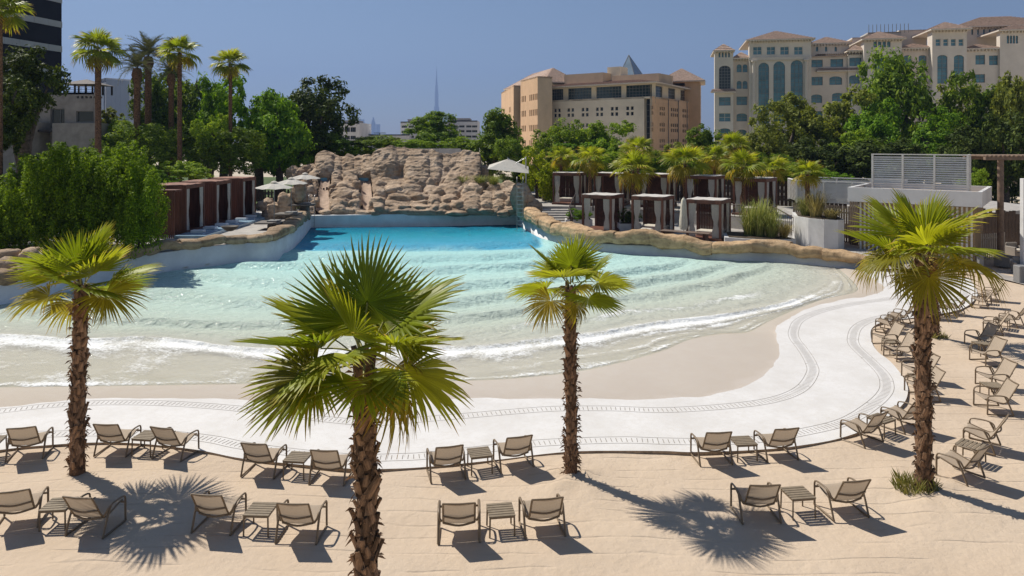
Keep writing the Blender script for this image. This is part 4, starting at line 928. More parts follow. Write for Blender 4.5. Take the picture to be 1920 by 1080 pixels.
def hip(root, quad, z, h, m=None, over=0.5, eave=0.22, ridge=0.35, fascia=None, name='roof'):
    """hipped tile roof over four corners (anticlockwise from above), ridge along the longer side"""
    q = [Vector((p[0], p[1])) for p in quad]; c = sum(q, Vector((0, 0)))/4; q = [c+(p-c)*(1+over/((p-c).length)*1.3) for p in q]
    a, b = (q[0]+q[3])/2, (q[1]+q[2])/2
    if (q[1]-q[0]).length < (q[2]-q[1]).length: q = q[1:]+q[:1]; a, b = (q[0]+q[3])/2, (q[1]+q[2])/2
    half = (q[3]-q[0]).length/2; L = (b-a).length; t = min(.5, half/max(L, .01)); r0, r1 = a.lerp(b, t), a.lerp(b, 1-t)
    lx, ly, lz = root.location; P = [(p.x-lx, p.y-ly, z-lz) for p in q]+[(p.x-lx, p.y-ly, z+eave-lz) for p in q]+[(r0.x-lx, r0.y-ly, z+eave+h-lz), (r1.x-lx, r1.y-ly, z+eave+h-lz)]
    mb = MB(); mb.add(P, [(3,2,1,0)], 1); mb.add(P, [(0,1,5,4),(1,2,6,5),(2,3,7,6),(3,0,4,7)], 1); mb.add(P, [(4,5,9,8),(5,6,9),(6,7,8,9),(7,4,8)], 0)
    # rows of tiles as raised courses on the slopes
    for ia, ib, ra, rb in ((4, 5, 8, 9), (6, 7, 9, 8), (5, 6, 9, 9), (7, 4, 8, 8)):
        A_, B_, RA, RB = [Vector(P[k]) for k in (ia, ib, ra, rb)]; n = max(3, int(((A_+B_)/2-(RA+RB)/2).length/0.55)); nv = (B_-A_).cross(RA-A_).normalized()*.05
        for k in range(n):
            u0, u1 = k/n, (k+.85)/n; p = [A_.lerp(RA, u0), B_.lerp(RB, u0), B_.lerp(RB, u1), A_.lerp(RA, u1)]
            mb.add([p[0]+nv*1.6, p[1]+nv*1.6, p[2]+nv*.3, p[3]+nv*.3, p[0], p[1]], [(0, 1, 2, 3), (4, 5, 1, 0)], 0)
    return mb.build(name, [m or TILE, fascia or FRAMEP], root)

# --- tan building in the middle distance
TAN = mat('tan_render', (0.62, 0.48, 0.33), 0.9, 0.07, .3); ORANGE = mat('orange_render', (0.66, 0.44, 0.265), 0.9, 0.06, .3); BUFF = mat('buff_render', (0.74, 0.65, 0.51), 0.9, 0.06, .3)
Cn = Vector((31.4, 160.0)); uL = Vector((24.5, -18)).normalized(); uR = Vector((15.5, 25)).normalized(); inw = Vector((-uL.y, uL.x))
if inw.y < 0: inw = -inw
inR = Vector((-uR.y, uR.x))
tb = empty('tan_building', (20, 175, 0.3)); tag(tb, 'tan five storey building with tiled eaves and a glass pyramid behind', 'building')
Pl = Cn-uL*30.5
w = Wall(tb, Pl+uL*2.0, Cn-uL*2.2, 0.3, 17.0, BUFF)
for px in (1045, 1070, 1097, 1124, 1152, 1181):
    for z in (13.9, 10.2, 6.5, 2.9): w.cluster(w.sx(px), z, 2, 2, .72, .82, .42, glass=GLASS_D)
w.build()
w = Wall(tb, Cn-uL*2.2+inw*.8, Cn-uL*.8+inw*.8, .3, 17.0, BUFF); w.hole(.7, 8.8, 1.25, 15.5, glass=GLASS_D, mull=(1, 12)); w.build()
solid(tb, [Cn-uL*2.2, Cn-uL*2.2+inw*.8, Cn-uL*2.21+inw*.8, Cn-uL*2.21], .3, 17, BUFF)
w = Wall(tb, Cn-uL*.8, Cn+uR*.6, .3, 17.0, BUFF); w.build()
w = Wall(tb, Cn+uR*.6, Cn+uR*29, .3, 17.0, ORANGE)
for z in (13.9, 10.2, 6.5, 2.9):
    w.cluster(w.sx(1224), z, 1, 2, .7, .8, .4, glass=GLASS_D); w.cluster(w.sx(1242), z, 3, 2, .85, .8, .4, glass=GLASS_D)
    w.cluster(w.sx(1265), z, 4, 2, .95, .8, .45, glass=GLASS_D); w.cluster(w.sx(1287), z, 4, 2, 1.05, .8, .5, glass=GLASS_D)
w.build()
solid(tb, [Pl+uL*2, Cn-uL*.8, Cn+uR*.6, Cn+uR*29, Cn+uR*29+inR*.9, Cn+inR*.9+inw*1.0, Pl+uL*2+inw*.9][::1], 16.6, 17.02, BUFF, 'parapet')
for s_ in (9.6, 16.6, 23.2):               # thin downpipes on the orange side
    mb = MB(); p = Cn+uR*s_-inR*.1; mb.tube([(p.x-20, p.y-175, 0), (p.x-20, p.y-175, 16.5)], .09, 6); mb.build('downpipe', FRAMEW, tb)
# glazed top storey behind columns
w = Wall(tb, Pl+inw*1.2, Cn+inw*1.2, 15.5, 20.0, BUFF)
for a_, b_ in ((1022, 1056), (1065, 1109), (1118, 1165), (1174, 1222)):
    x0, x1 = w.sx(a_), w.sx(b_); w.hole((x0+x1)/2, 18.35, x1-x0, 2.9, glass=GLASS_G, mull=(8, 4))
w.build()
w = Wall(tb, Cn+inR*1.2+uR*1.2, Cn+inR*1.2+uR*28.6, 15.5, 20.0, BUFF)
for a_, b_ in ((1226, 1242), (1253, 1266), (1276, 1288)):
    x0, x1 = w.sx(a_), w.sx(b_); w.hole((x0+x1)/2, 18.35, abs(x1-x0), 2.9, glass=GLASS_G, mull=(5, 4))
w.build()
w = Wall(tb, Pl+uL*.2+inw*.5, Pl+uL*2+inw*.5, .3, 19.9, BUFF); w.hole(.9, 9.6, 1.6, 19, glass=GLASS_G, mull=(1, 16)); w.build()
hip(tb, [Pl-uL*.5-inw*.9, Cn+uR*.0-inw*.9+uL*.9, Cn+uR*30, Pl+uR*30], 20.0, 2.6, over=.4)
solid(tb, [Pl+uL*4+inw*5, Pl+uL*15+inw*5, Pl+uL*15+inw*12, Pl+uL*4+inw*12], 20, 23.6, TAN, 'parapet'); solid(tb, [Pl+uL*17+inw*6, Pl+uL*29+inw*6, Pl+uL*29+inw*14, Pl+uL*17+inw*14], 20, 22.7, TAN, 'parapet')
solid(tb, [Pl+uL*14.0+inw*9, Pl+uL*17.5+inw*9, Pl+uL*17.5+inw*13, Pl+uL*14.0+inw*13], 22.0, 25.2, BUFF, 'parapet')
# left wings, lit by the sun
def wing(a, b, c, z1, cols, rows, name='wall'):
    w = Wall(tb, a, b, .3, z1, ORANGE)
    for px, n in cols:
        for z in rows: w.cluster(w.sx(px), z, n, 1, .75, 1.5, .55, glass=GLASS_D)
    w.build(); w = Wall(tb, b, c, .3, z1, TAN); w.build()
    d = Vector(c)-Vector(b); e = Vector(a)+d; solid(tb, [a, b, c, e], z1-.4, z1, TAN, 'parapet')
wing((2.17, 182.7), (6.04, 170), (9.6, 172), 22.4, ((982, 3), (1000, 5)), (17.6, 13.9, 10.2, 6.5))
wing((-3.2, 215), (.41, 186), (4.5, 189), 21.5, ((945, 3), (956, 3)), (15.5, 11.5, 7.5))
hip(tb, [(-2, 205), (8, 178), (17, 182), (10, 212)], 21.6, 4.2)
T0 = Cn+uR*27.6+inR*.4-uL*-1.0
t0, t1 = Vector((46.9, 185)), Vector((50.6, 191))
w = Wall(tb, (43.5, 181.5), (47.2, 180.5), .3, 22.0, ORANGE); w.build()
w = Wall(tb, (47.2, 180.5), (50.4, 192), .3, 22.0, ORANGE)
for z in (17.5, 13.9, 10.2, 6.5): w.cluster(3.4, z, 2, 2, .9, .95, .5, glass=GLASS_D)
w.build(); solid(tb, [(47.2, 180.5), (50.4, 192), (43, 195), (39.5, 183)], 21.7, 22.0, ORANGE, 'parapet')
hip(tb, [(37.5, 182), (47.6, 180), (51, 192.5), (40.5, 195)], 22.0, 3.6, over=.8)
mb = MB(); p = at(1181, 145, 190); b_ = [(p.x-3.4-20, p.y-1.2-175, 23.3), (p.x+.6-20, p.y-4.2-175, 23.3), (p.x+4.2-20, p.y+.6-175, 23.3), (p.x+.4-20, p.y+4-175, 23.3), (p.x-.3-20, p.y-175, 29.5)]
mb.add(b_, [(0,1,4),(1,2,4),(2,3,4),(3,0,4)]); py = mb.build('glass_pyramid', mat('pyramid_glass', (0.20, 0.27, 0.33), .15, .1, .4, spec=.8), tb)
mb = MB()
for i in range(4): mb.tube([b_[i], b_[4]], .08, 4)
mb.build('glazing_bar', FRAMEW, py)

# --- pale arcaded building on the right
PALE = mat('pale_stone', (0.72, 0.65, 0.56), 0.9, 0.07, .25); PINK = mat('pinkish_render', (0.72, 0.61, 0.51), 0.9, 0.06, .3)
R0 = Vector((42.0, 150.2)); uA = Vector((51.5, -11)).normalized(); nA = Vector((-uA.y, uA.x))     # nA points away
pb = empty('arcaded_building', (70, 150, 0.3)); tag(pb, 'long pale building with tiled towers and tall blue arched windows', 'building')
ref = Wall(pb, R0, R0+uA*60, 0, 30, PALE)
def block(px0, px1, ytop, fwd, m, roof=None, wins=(), depth=12, base=.3, over=.6, cornice=True):
    """one bay of the long facade, its plane 'fwd' metres before the reference line"""
    a = R0-nA*fwd; w = Wall(pb, a, a+uA*80, 0, 1, m); s0, s1 = w.sx(px0), w.sx(px1); zt = w.zz((px0+px1)/2, ytop)
    A_, B_ = a+uA*s0, a+uA*s1; W_ = Wall(pb, A_, B_, base, zt, m)
    for x, y, ww, hh, kw in wins: W_.hole_px(x, y, ww, hh, **kw)
    W_.build()
    if fwd > .05:
        for p in (A_, B_): q = p+nA*(fwd+.5); Wall(pb, *((q, p) if p is A_ else (p, q)), base, zt, m).build()
    Q = [A_, B_, B_+nA*depth, A_+nA*depth]
    if roof: hip(pb, Q, zt, roof, over=over)
    else: solid(pb, Q, zt-.3, zt, m, 'parapet')
    if cornice and roof:
        L = local(pb, [(*(A_-nA*.15-uA*.15), zt-.45), (*(B_-nA*.15+uA*.15), zt-.45)]); mb = MB(); d = Vector(L[1])-Vector(L[0]); n = max(4, int(d.length/.55))
        for i in range(n):
            p = Vector(L[0])+d*((i+.5)/n); mb.box((p.x-.1, p.y-.35, p.z+.12), (p.x+.1, p.y+.15, p.z+.44))
        mb.build('corbel', FRAMEP, pb)['kind'] = 'stuff'
    return W_
AR = dict(arch=True, mull=(2, 8), frame=FRAMEW); SEG = dict(arch=.45, mull=(2, 3)); TW = dict(mull=(2, 2)); SM = dict(mull=(1, 2))
block(1340, 1375, 97, 1.2, PALE, 1.6, [(1358+k*6-9, 103, 3.4, 9, SM) for k in range(4)]+[(1359, 145, 22, 44, dict(arch=.7, mull=(4, 8), glass=GLASS_D)), (1359, 190, 22, 16, TW), (1359, 220, 22, 16, dict(mull=(2, 2), frame=FRAMEP)), (1359, 248, 22, 15, SEG)], 9)
mb = MB(); a_ = local(pb, [(*(R0-nA*2.0+uA*.0), 17.3)])[0]
hip(pb, [R0-nA*1.9-uA*.5, R0-nA*1.9+uA*4.3, R0-nA*1.22+uA*4.3, R0-nA*1.22-uA*.5], 17.0, .6, over=.1, name='tile_skirt')
block(1375, 1406, 111, .1, PINK, 1.4, [(x, y, 9.5, 15, dict(arch=True, mull=(1, 2))) for x in (1386, 1397) for y in (128, 159)]+[(1391, 189, 20, 16, TW), (1391, 220, 20, 15, SEG), (1391, 250, 18, 14, SEG)], 9)
Bw = block(1405, 1521, 76, 1.6, PALE, 2.6, [(x, 95, 16, 15, dict(mull=(2, 2), frame=FRAMEP)) for x in (1420, 1445.5, 1471, 1497)]+[(1432, 175, 20, 115, dict(arch=True, mull=(3, 14))), (1461, 173, 22, 116, dict(arch=True, mull=(3, 14))), (1494, 171, 23, 117, dict(arch=True, mull=(3, 14)))], 14, over=.8)
mb = MB()                                            # band and slender columns before the triple arches
a_ = R0-nA*1.9; wq = Wall(pb, a_, a_+uA*80, 0, 1, PALE); s0, s1 = wq.sx(1404), wq.sx(1522); z_ = wq.zz(1460, 109)
P_ = [a_+uA*s0, a_+uA*s1, a_+uA*s1+nA*.28, a_+uA*s0+nA*.28]; solid(pb, P_, z_-.35, z_+.25, FRAMEP, 'cornice')
for px in (1413.5, 1511.5):
    q = a_+uA*wq.sx(px)-nA*.1; mb = MB(); mb.tube([(q.x-70, q.y-150, 1), (q.x-70, q.y-150, z_-.7)], .33, 10); mb.box((q.x-70-.5, q.y-150-.5, z_-.95), (q.x-70+.5, q.y-150+.5, z_-.65-.02)); mb.build('column', FRAMEP, pb)
block(1521, 1592, 83, -2.5, PALE, 1.8, [(x, 92, 4.5, 9, dict(arch=True, mull=(1, 1))) for x in (1532, 1549, 1567)], 8, base=24)
block(1521, 1592, 105, .1, PINK, None, [(1532, 119, 21, 14, TW), (1569, 118, 24, 15, TW), (1532, 152, 21, 16, dict(mull=(3, 2))), (1567, 151, 24, 16, SEG), (1531, 185, 21, 16, SEG), (1571, 182, 22, 16, SEG), (1532, 216, 21, 15, TW), (1569, 215, 22, 15, TW)], 8)
mb = MB()
for i in range(22):                                  # timber brackets of the terrace awning
    p = R0+uA*(20.4+i*.42)-nA*.9; mb.box((p.x-70-.07, p.y-150, 24.05), (p.x-70+.07, p.y-150+1.4, 24.3))
mb.build('awning_beam', mat('dark_timber', (.10, .07, .05), .8), pb)['kind'] = 'stuff'
hip(pb, [R0+uA*20.2-nA*.9, R0+uA*28.6-nA*.9, R0+uA*28.6-nA*.1, R0+uA*20.2-nA*.1], 21.0, .55, over=.1, name='tile_skirt')
block(1590, 1622, 97, .5, PALE, 1.3, [(1604, 116, 23, 16, TW), (1602, 149, 20, 16, SEG), (1602, 182, 20, 15, SEG)], 8)
block(1620, 1691, 75, 2.0, PALE, 1.9, [(1635+k*8.5+6, 83, 6.5, 11, SM) for k in range(4)]+[(1652, 140, 25, 72, dict(arch=.6, mull=(3, 9)))], 12, over=.9)
block(1690, 1750, 92, .3, PINK, 1.2, [(1730, 112, 15, 17, SEG), (1702, 112, 14, 17, SEG), (1730, 147, 15, 15, SEG)], 8)
block(1748, 1813, 57, 2.2, PALE, 1.8, [(1759+k*14.3, 79.5, 9, 13, dict(mull=(1, 2), frame=FRAMEP)) for k in range(4)]+[(1767, 130, 19, 54, dict(arch=.6, mull=(2, 7))), (1798, 130, 19, 54, dict(arch=.6, mull=(2, 7)))], 12, over=1.0)
block(1813, 1875, 93, .3, PALE, 1.2, [(1838, 112, 18, 18, TW), (1863, 113, 17, 18, TW), (1838, 147, 18, 16, TW)], 8)
block(1875, 1960, 58, 1.0, PALE, 1.5, [(1890+k*5.6, 74, 4.4, 15, dict(arch=True, mull=(1, 2))) for k in range(4)]+[(1935, 80, 20, 20, TW)], 12, over=.8)
block(1800, 1990, 50, -8, PALE, 3.0, [(1823+k*11, 60, 3.5, 10, SM) for k in range(6)], 14, base=22, over=1.4)
block(1627, 1690, 60, -6, mat('plant_screen', (.42, .40, .38), .8, .05), None, [], 6, base=26); block(1685, 1738, 56, -8, PALE, None, [], 6, base=26); block(1598, 1632, 70, -7, PALE, None, [], 6, base=26)
mb = MB()
for i in range(11): p = R0+uA*(31.5+i*.75)+nA*5.94; mb.box((p.x-70-.05, p.y-150-.05, 29.0), (p.x-70+.05, p.y-150, 30.9))
mb.build('screen_rib', FRAMEW, pb)['kind'] = 'stuff'

# --- black tower at the left edge
tw = empty('black_tower', (-70, 90, 0.3)); tag(tw, 'black glass tower with pale horizontal bands at the left edge', 'building')
BLK = mat('black_cladding', (0.012, 0.014, 0.019), 0.5, 0.15, .3, spec=.12); BAND = mat('pale_band', (0.42, 0.43, 0.44), .6, .05, .4)
fc = Vector((-68.8, 110)); df = Vector((.2, 1)).normalized()
solid(tw, [fc-df*75, fc, fc+Vector((-22, 3)), fc-df*75+Vector((-22, 0))], .3, 46, BLK, 'wall')
for k in range(9):
    z = 20.6+k*3.73-7.46; nrm = Vector((df.y, -df.x))
    for j in range(30):
        a_, b_ = fc-df*(j*2.5+.02), fc-df*(j*2.5+2.47); mb = MB(); L = local(tw, [(*b_, 0), (*a_, 0), (*(a_+nrm*.12), 0), (*(b_+nrm*.12), 0)]); mb.prism([(p[0], p[1]) for p in L][::-1], z-.3, z+.62); mb.build('band_panel', BAND, tw)
# --- villa with a roof gazebo
VW = mat('villa_render', (0.35, 0.315, 0.275), .9, .12, 1.2); DKT = mat('dark_metal', (.035, .03, .028), .6, .1)
vl = empty('villa', (at(140, 262, 72).x, 72, 0.3)); tag(vl, 'grey rendered villa with a roof gazebo behind the big bush', 'building')
def vx(px, d=72): return (px-960)/FPX*d
def vz(py, d=72): return CAM_H-(py-HORIZON)/FPX*d
w = Wall(vl, (vx(40), 72), (vx(128), 72), .3, vz(174), VW); w.hole(w.sx(111), vz(222), 1.75, 1.95, glass=GLASS_D, mull=(2, 1)); w.build()
w = Wall(vl, (vx(128), 71.4), (vx(182), 71.4), .3, vz(174), VW); w.hole(w.sx(159), vz(219), 1.7, 1.1, glass=GLASS_D, mull=(1, 1))
for k in range(5): w.hole(w.sx(146+k*8), vz(183), .24, .24, glass=GLASS_D, mull=(1, 1))
w.build()
solid(vl, [(vx(40), 72), (vx(128), 72), (vx(128), 71.4), (vx(182), 71.4), (vx(182), 72.6), (vx(128), 72.6), (vx(128), 78), (vx(40), 78)], vz(174)-.2, vz(174), VW, 'roof_slab')
solid(vl, [(vx(182), 71.4), (vx(182)+.02, 71.4), (vx(182)+.02, 72.6), (vx(182), 72.6)], .3, vz(174), VW)
solid(vl, [(vx(128), 69.5), (vx(210), 69.5), (vx(210), 71.3), (vx(128), 71.3)], .3, vz(232), VW, 'balcony'); solid(vl, [(vx(95), 70), (vx(148), 70), (vx(148), 71.9), (vx(95), 71.9)], vz(248), vz(244), DKT, 'awning')
solid(vl, [(vx(40), 69), (vx(95), 69), (vx(95), 71.9), (vx(40), 71.9)], .3, vz(230), VW, 'balcony')
gz = empty('gazebo', (vx(135)-vl.location.x, 2.5, vz(174)-.3), 0, vl)
mb = MB(); hz = .95
for sx in (-1.75, -.3, .8, 1.75): mb.box((sx-.07, -1.6, 0), (sx+.07, -1.46, hz)); mb.box((sx-.07, 1.46, 0), (sx+.07, 1.6, hz))
mb.build('post', DKT, gz); mb = MB(); mb.add([(-1.95, -1.8, hz), (1.95, -1.8, hz), (1.95, 1.8, hz), (-1.95, 1.8, hz), (0, 0, hz+.62)], [(0,1,4),(1,2,4),(2,3,4),(3,0,4),(3,2,1,0)]); mb.build('canopy', mat('grey_canopy', (.16, .14, .13), .8), gz)
mb = MB()
for z in (.18, .36, .54): mb.tube([(-1.2, -2.0, z), (2.5, -2.0, z)], .018, 5)
for x in np.arange(-1.2, 2.6, .6): mb.tube([(x, -2.0, 0), (x, -2.0, .56)], .02, 5)
mb.build('railing', DKT, gz)
# --- far glass office with rooftop lettering
HZ = mat('far_glass', (.20, .24, .29), .4, .1, .02); HZL = mat('far_panel', (.40, .43, .46), .6, .05, .02); D = 620
fo = empty('glass_office', (vx(205, D), D, .3)); tag(fo, 'hazy glass office block with rooftop lettering behind the villa', 'building')
solid(fo, [(vx(160, D), D+15), (vx(190, D), D), (vx(213, D), D-12), (vx(240, D), D+8), (vx(240, D), D+60), (vx(160, D), D+60)], .3, vz(148, D), HZL, 'wall')
solid(fo, [(vx(240.5, D), D+12), (vx(249, D), D+14), (vx(249, D), D+50), (vx(240.5, D), D+50)], .3, vz(163, D), HZ, 'wall')
for x0, x1, d0, d1, t in ((214.5, 236.5, -11.2, 6.0, 151), (189.5, 207, -.2, -9.4, 161)):
    n_ = 5
    for i in range(n_):
        xa, xb = x0+(x1-x0)*i/n_+.12, x0+(x1-x0)*(i+1)/n_-.12; da, db = d0+(d1-d0)*i/n_, d0+(d1-d0)*(i+1)/n_
        solid(fo, [(vx(xa, D), D+da-.8), (vx(xb, D), D+db-.8), (vx(xb, D), D+db+2), (vx(xa, D), D+da+2)], 1, vz(t, D), HZ, 'glass_panel')
cu = bpy.data.curves.new('lettering', 'FONT'); cu.body = 'TOWER'; cu.size = 5.4; cu.extrude = .2; cu.align_x = 'CENTER'; cu.materials.append(mat('sign_letter', (.05, .06, .08), .6))
tmp = bpy.data.objects.new('lettering', cu); C.objects.link(tmp); bpy.context.view_layer.update(); lme = bpy.data.meshes.new_from_object(tmp.evaluated_get(bpy.context.evaluated_depsgraph_get())); bpy.data.objects.remove(tmp); bpy.data.curves.remove(cu)
o = link('lettering', lme, fo); o['kind'] = 'stuff'
a_ = Vector((vx(190, D), D)); b_ = Vector((vx(213, D), D-12)); m_ = (a_+b_)/2
o.location = (m_.x-fo.location.x+.4, m_.y-fo.location.y-1.0, vz(156.5, D)-.3); o.rotation_euler = (math.pi/2, 0, math.atan2(b_.y-a_.y, b_.x-a_.x))
# --- white offices and low house beyond the rocks
WHT = mat('white_render', (.66, .64, .62), .85, .06, .3); GRYR = mat('grey_roof', (.26, .24, .23), .8, .1)
def office(px0, px1, ytop, d, label, rows, wins, slant=0, cap=None):
    o = empty('office_block', (vx((px0+px1)/2, d), d, .3)); tag(o, label, 'building', 'far white office blocks')
    w = Wall(o, (vx(px0, d), d), (vx(px1, d), d), .3, vz(ytop, d), WHT)
    for py, h in rows:
        for x in wins: w.hole(w.sx(x), vz(py, d), 10/FPX*d, h/FPX*d, glass=GLASS_D, mull=(3, 1))
    w.build(); solid(o, [(vx(px0, d), d), (vx(px1, d), d), (vx(px1, d), d+20), (vx(px0, d), d+20)], vz(ytop, d)-.4, vz(ytop, d), WHT, 'roof_slab')
    for px in (px0, px1): solid(o, [(vx(px, d)-.01, d), (vx(px, d)+.01, d), (vx(px, d)+.01, d+20), (vx(px, d)-.01, d+20)], .3, vz(ytop, d)-.4, WHT)
    if cap: solid(o, [(vx(cap[0], d), d+3), (vx(cap[1], d), d+3), (vx(cap[1], d), d+15), (vx(cap[0], d), d+15)], vz(ytop, d), vz(cap[2], d), GRYR, 'roof_house')
    return o
office(751, 846, 228, 260, 'white office block with ribbon windows left of the pointed trees', ((237.5, 4), (247, 4), (256.5, 4)), (758, 771, 784, 797, 810, 823, 836), cap=(762, 793, 223))
office(842, 895, 226, 270, 'white office block with ribbon windows right of the pointed trees', ((237, 4), (246, 4), (256, 4)), (853, 866, 879, 890), cap=(838, 880, 221))
office(632, 674, 230, 240, 'white rounded corner block beside the dark tree', ((243, 9), (258, 7)), (640, 651, 662), cap=(640, 664, 225))
office(672, 768, 252, 255, 'low pale house between the two white blocks', (), ())
# --- skyline far away in the haze
SKYM = mat('far_tower', (.16, .18, .20), .6, .08, .002)
def spire(px, top, d, rings, label):
    o = empty('skyscraper', (vx(px, d), d, .3)); tag(o, label, 'tower', 'far skyline towers')
    mb = MB(); k = d/FPX; zs = 0
    for (y0, y1, w0, w1) in rings: mb.tube([(0, 0, vz(y0, d)), (0, 0, vz(y1, d))], [w0*k/2, w1*k/2], 12, smooth=False)
    mb.build('shaft', SKYM, o); return o
spire(818.5, 125, 7600, ((266, 200, 11, 10), (200, 172, 7.5, 7), (172, 160, 6, 5), (160, 145, 4, 2.6), (145, 125, 2.0, .6)), 'needle tower rising alone in the haze above the pointed trees')
spire(664, 203, 6500, ((266, 228, 17, 15), (228, 212, 14, 10), (212, 203, 10, 8)), 'stepped hazy tower left of the pale low house')
spire(678, 224, 6400, ((266, 224, 12, 11),), 'flat topped hazy tower beside the stepped one')
spire(700, 220, 6600, ((266, 232, 11, 9), (232, 220, 8, 2)), 'slim hazy tower with a sloping top')
spire(709, 233, 6700, ((266, 233, 8, 8),), 'lowest hazy tower on the skyline')
# ------------------------------------------------------------------ rocks
import bmesh
def rock_material(name, a, b, c):
    m = NT(name); co = m.n('ShaderNodeTexCoord').outputs['Object']; oi = m.n('ShaderNodeObjectInfo').outputs['Random']
    pos = m.n('ShaderNodeNewGeometry').outputs['Position']
    n1 = m.noise(pos, .55, 5, .6, .4); n2 = m.noise(pos, 2.6, 6, .7); n3 = m.noise(pos, 14, 4, .7)
    col = m.ramp(n1, [(.32, a), (.55, b), (.72, c)])
    col = m.mix(m.ramp(n2, [(.36, (.7,)*3), (.52, (0,)*3)]), col, tuple(x*.55 for x in a))
    strata = m.n('ShaderNodeTexWave', {'Vector': pos, 'Scale': .9, 'Distortion': 6.0, 'Detail': 3.0}, bands_direction='Z').outputs['Fac']
    col = m.mix(m.math('MULTIPLY', strata, .18), col, tuple(x*1.25 for x in c))
    col = m.n('ShaderNodeHueSaturation', {'Color': col, 'Value': m.math('MULTIPLY_ADD', oi, .3, .85)}).outputs[0]
    h = m.math('ADD', m.math('MULTIPLY', n2, .9), m.math('ADD', m.math('MULTIPLY', n3, .22), m.math('MULTIPLY', strata, .25)))
    bp = m.n('ShaderNodeBump', {'Height': h, 'Strength': .75, 'Distance': .16}).outputs[0]
    return m.end(m.n('ShaderNodeBsdfPrincipled', {'Base Color': col, 'Roughness': .92, 'Specular IOR Level': .2, 'Normal': bp}).outputs[0])
ROCK = rock_material('rock', (.29, .20, .13), (.44, .33, .235), (.52, .41, .31))
ROCKTAN = rock_material('tan_rock', (.36, .235, .13), (.50, .345, .20), (.56, .41, .26))
def boulder_mesh(seed, kind, m):
    bm = bmesh.new(); bmesh.ops.create_icosphere(bm, subdivisions=3, radius=1.0); o = Vector((seed*7.3, seed*3.1, seed*1.7))
    for v in bm.verts:
        p = v.co.copy()
        e_ = dict(round=.78, block=.5, wedge=.62)[kind]; p = Vector([math.copysign(abs(c)**e_, c) for c in p])*(.80+.2*(e_-.5))
        d = 1.06+.38*mnoise.noise(p*1.1+o)+.26*(abs(mnoise.noise(p*2.0+o))-.2)+.12*mnoise.noise(p*5+o); v.co = p*d
        if kind == 'wedge': v.co.x *= 1-.35*max(0, v.co.z); v.co.y *= 1-.2*max(0, v.co.z)
    me = bpy.data.meshes.new('boulder'); bm.to_mesh(me); bm.free(); me.materials.append(m); me.polygons.foreach_set('use_smooth', [True]*len(me.polygons)); return me
BR = {(k, i, t): boulder_mesh(i+1+10*j, k, (ROCK, ROCKTAN)[t]) for j, k in enumerate(('round', 'block', 'wedge')) for i in range(4) for t in (0, 1)}
rk = empty('rock_slides', (-8, 66, .3)); tag(rk, 'tan artificial rock mountain with two dry water slides at the pool end', 'rock formation')
def boulder(px, py, rx, ry, kind='round', d=None, root=rk, tan=0, deep=1.0, rz=None):
    d = d if d else 60.9+(398-py)*.125; p = at(px, py, d); k = d/FPX; rnd = random.Random(int(px*13+py*7))
    o = link('boulder', BR[(kind, rnd.randrange(4), tan)], root, loc=p-root.location, scale=(rx*k*1.12, (rx+ry)/2*k*deep*1.1, ry*k*1.18)); o.rotation_euler = (rnd.uniform(-.12, .12), rnd.uniform(-.15, .15), rnd.uniform(0, 6.28) if rz is None else rz); return o
B = [ # px, py, half width, half height, kind
 (612,305,17,26,'block'),(634,308,13,24,'wedge'),(655,308,14,24,'wedge'),(676,310,13,26,'wedge'),(700,318,20,26,'round'),(728,310,28,30,'round'),(690,300,22,14,'round'),(758,303,30,24,'round'),(785,318,24,34,'block'),(812,313,20,34,'block'),(836,318,16,34,'block'),(858,315,16,30,'block'),(884,318,20,32,'block'),(900,322,10,28,'block'),(808,290,9,12,'block'),
 (552,327,14,14,'round'),(575,322,22,12,'round'),(600,322,24,10,'round'),(640,325,34,9,'round'),(592,338,14,18,'round'),(630,333,13,17,'round'),(660,337,15,14,'wedge'),(705,335,12,16,'round'),(722,326,22,14,'round'),(740,345,34,14,'round'),(765,335,18,14,'round'),(790,343,20,16,'round'),
 (630,352,14,11,'round'),(650,356,20,12,'round'),(668,353,10,14,'wedge'),(628,366,10,12,'wedge'),(645,372,22,16,'round'),(668,374,13,13,'wedge'),(664,387,15,11,'round'),(636,388,20,13,'round'),(655,395,28,7,'round'),
 (712,352,14,16,'wedge'),(716,368,13,14,'round'),(738,362,24,14,'round'),(770,360,22,14,'round'),(752,374,26,10,'round'),(785,372,26,10,'round'),(708,385,15,14,'block'),(735,390,22,11,'round'),(760,392,20,9,'block'),(795,392,24,9,'block'),(790,380,20,5,'block'),
 (808,352,14,18,'wedge'),(822,365,16,12,'round'),(850,348,17,24,'wedge'),(838,360,18,13,'round'),(866,362,12,12,'round'),(815,384,13,13,'wedge'),(842,378,18,12,'round'),(832,392,18,10,'round'),(862,388,20,12,'round'),(886,372,18,26,'wedge'),(905,352,16,9,'round'),(912,380,18,16,'round'),(890,394,22,8,'round'),(930,360,18,13,'wedge'),(935,380,16,18,'round'),(955,365,18,22,'round'),(958,388,16,14,'round'),(915,396,24,6,'round'),(945,398,20,6,'round'),
 (610,398,20,5,'round'),(700,398,18,5,'round'),(680,399,16,4,'round'),(860,400,26,5,'round'),(590,385,9,13,'round'),(582,365,10,16,'round'),(575,348,14,14,'round'),(580,395,10,7,'round')]
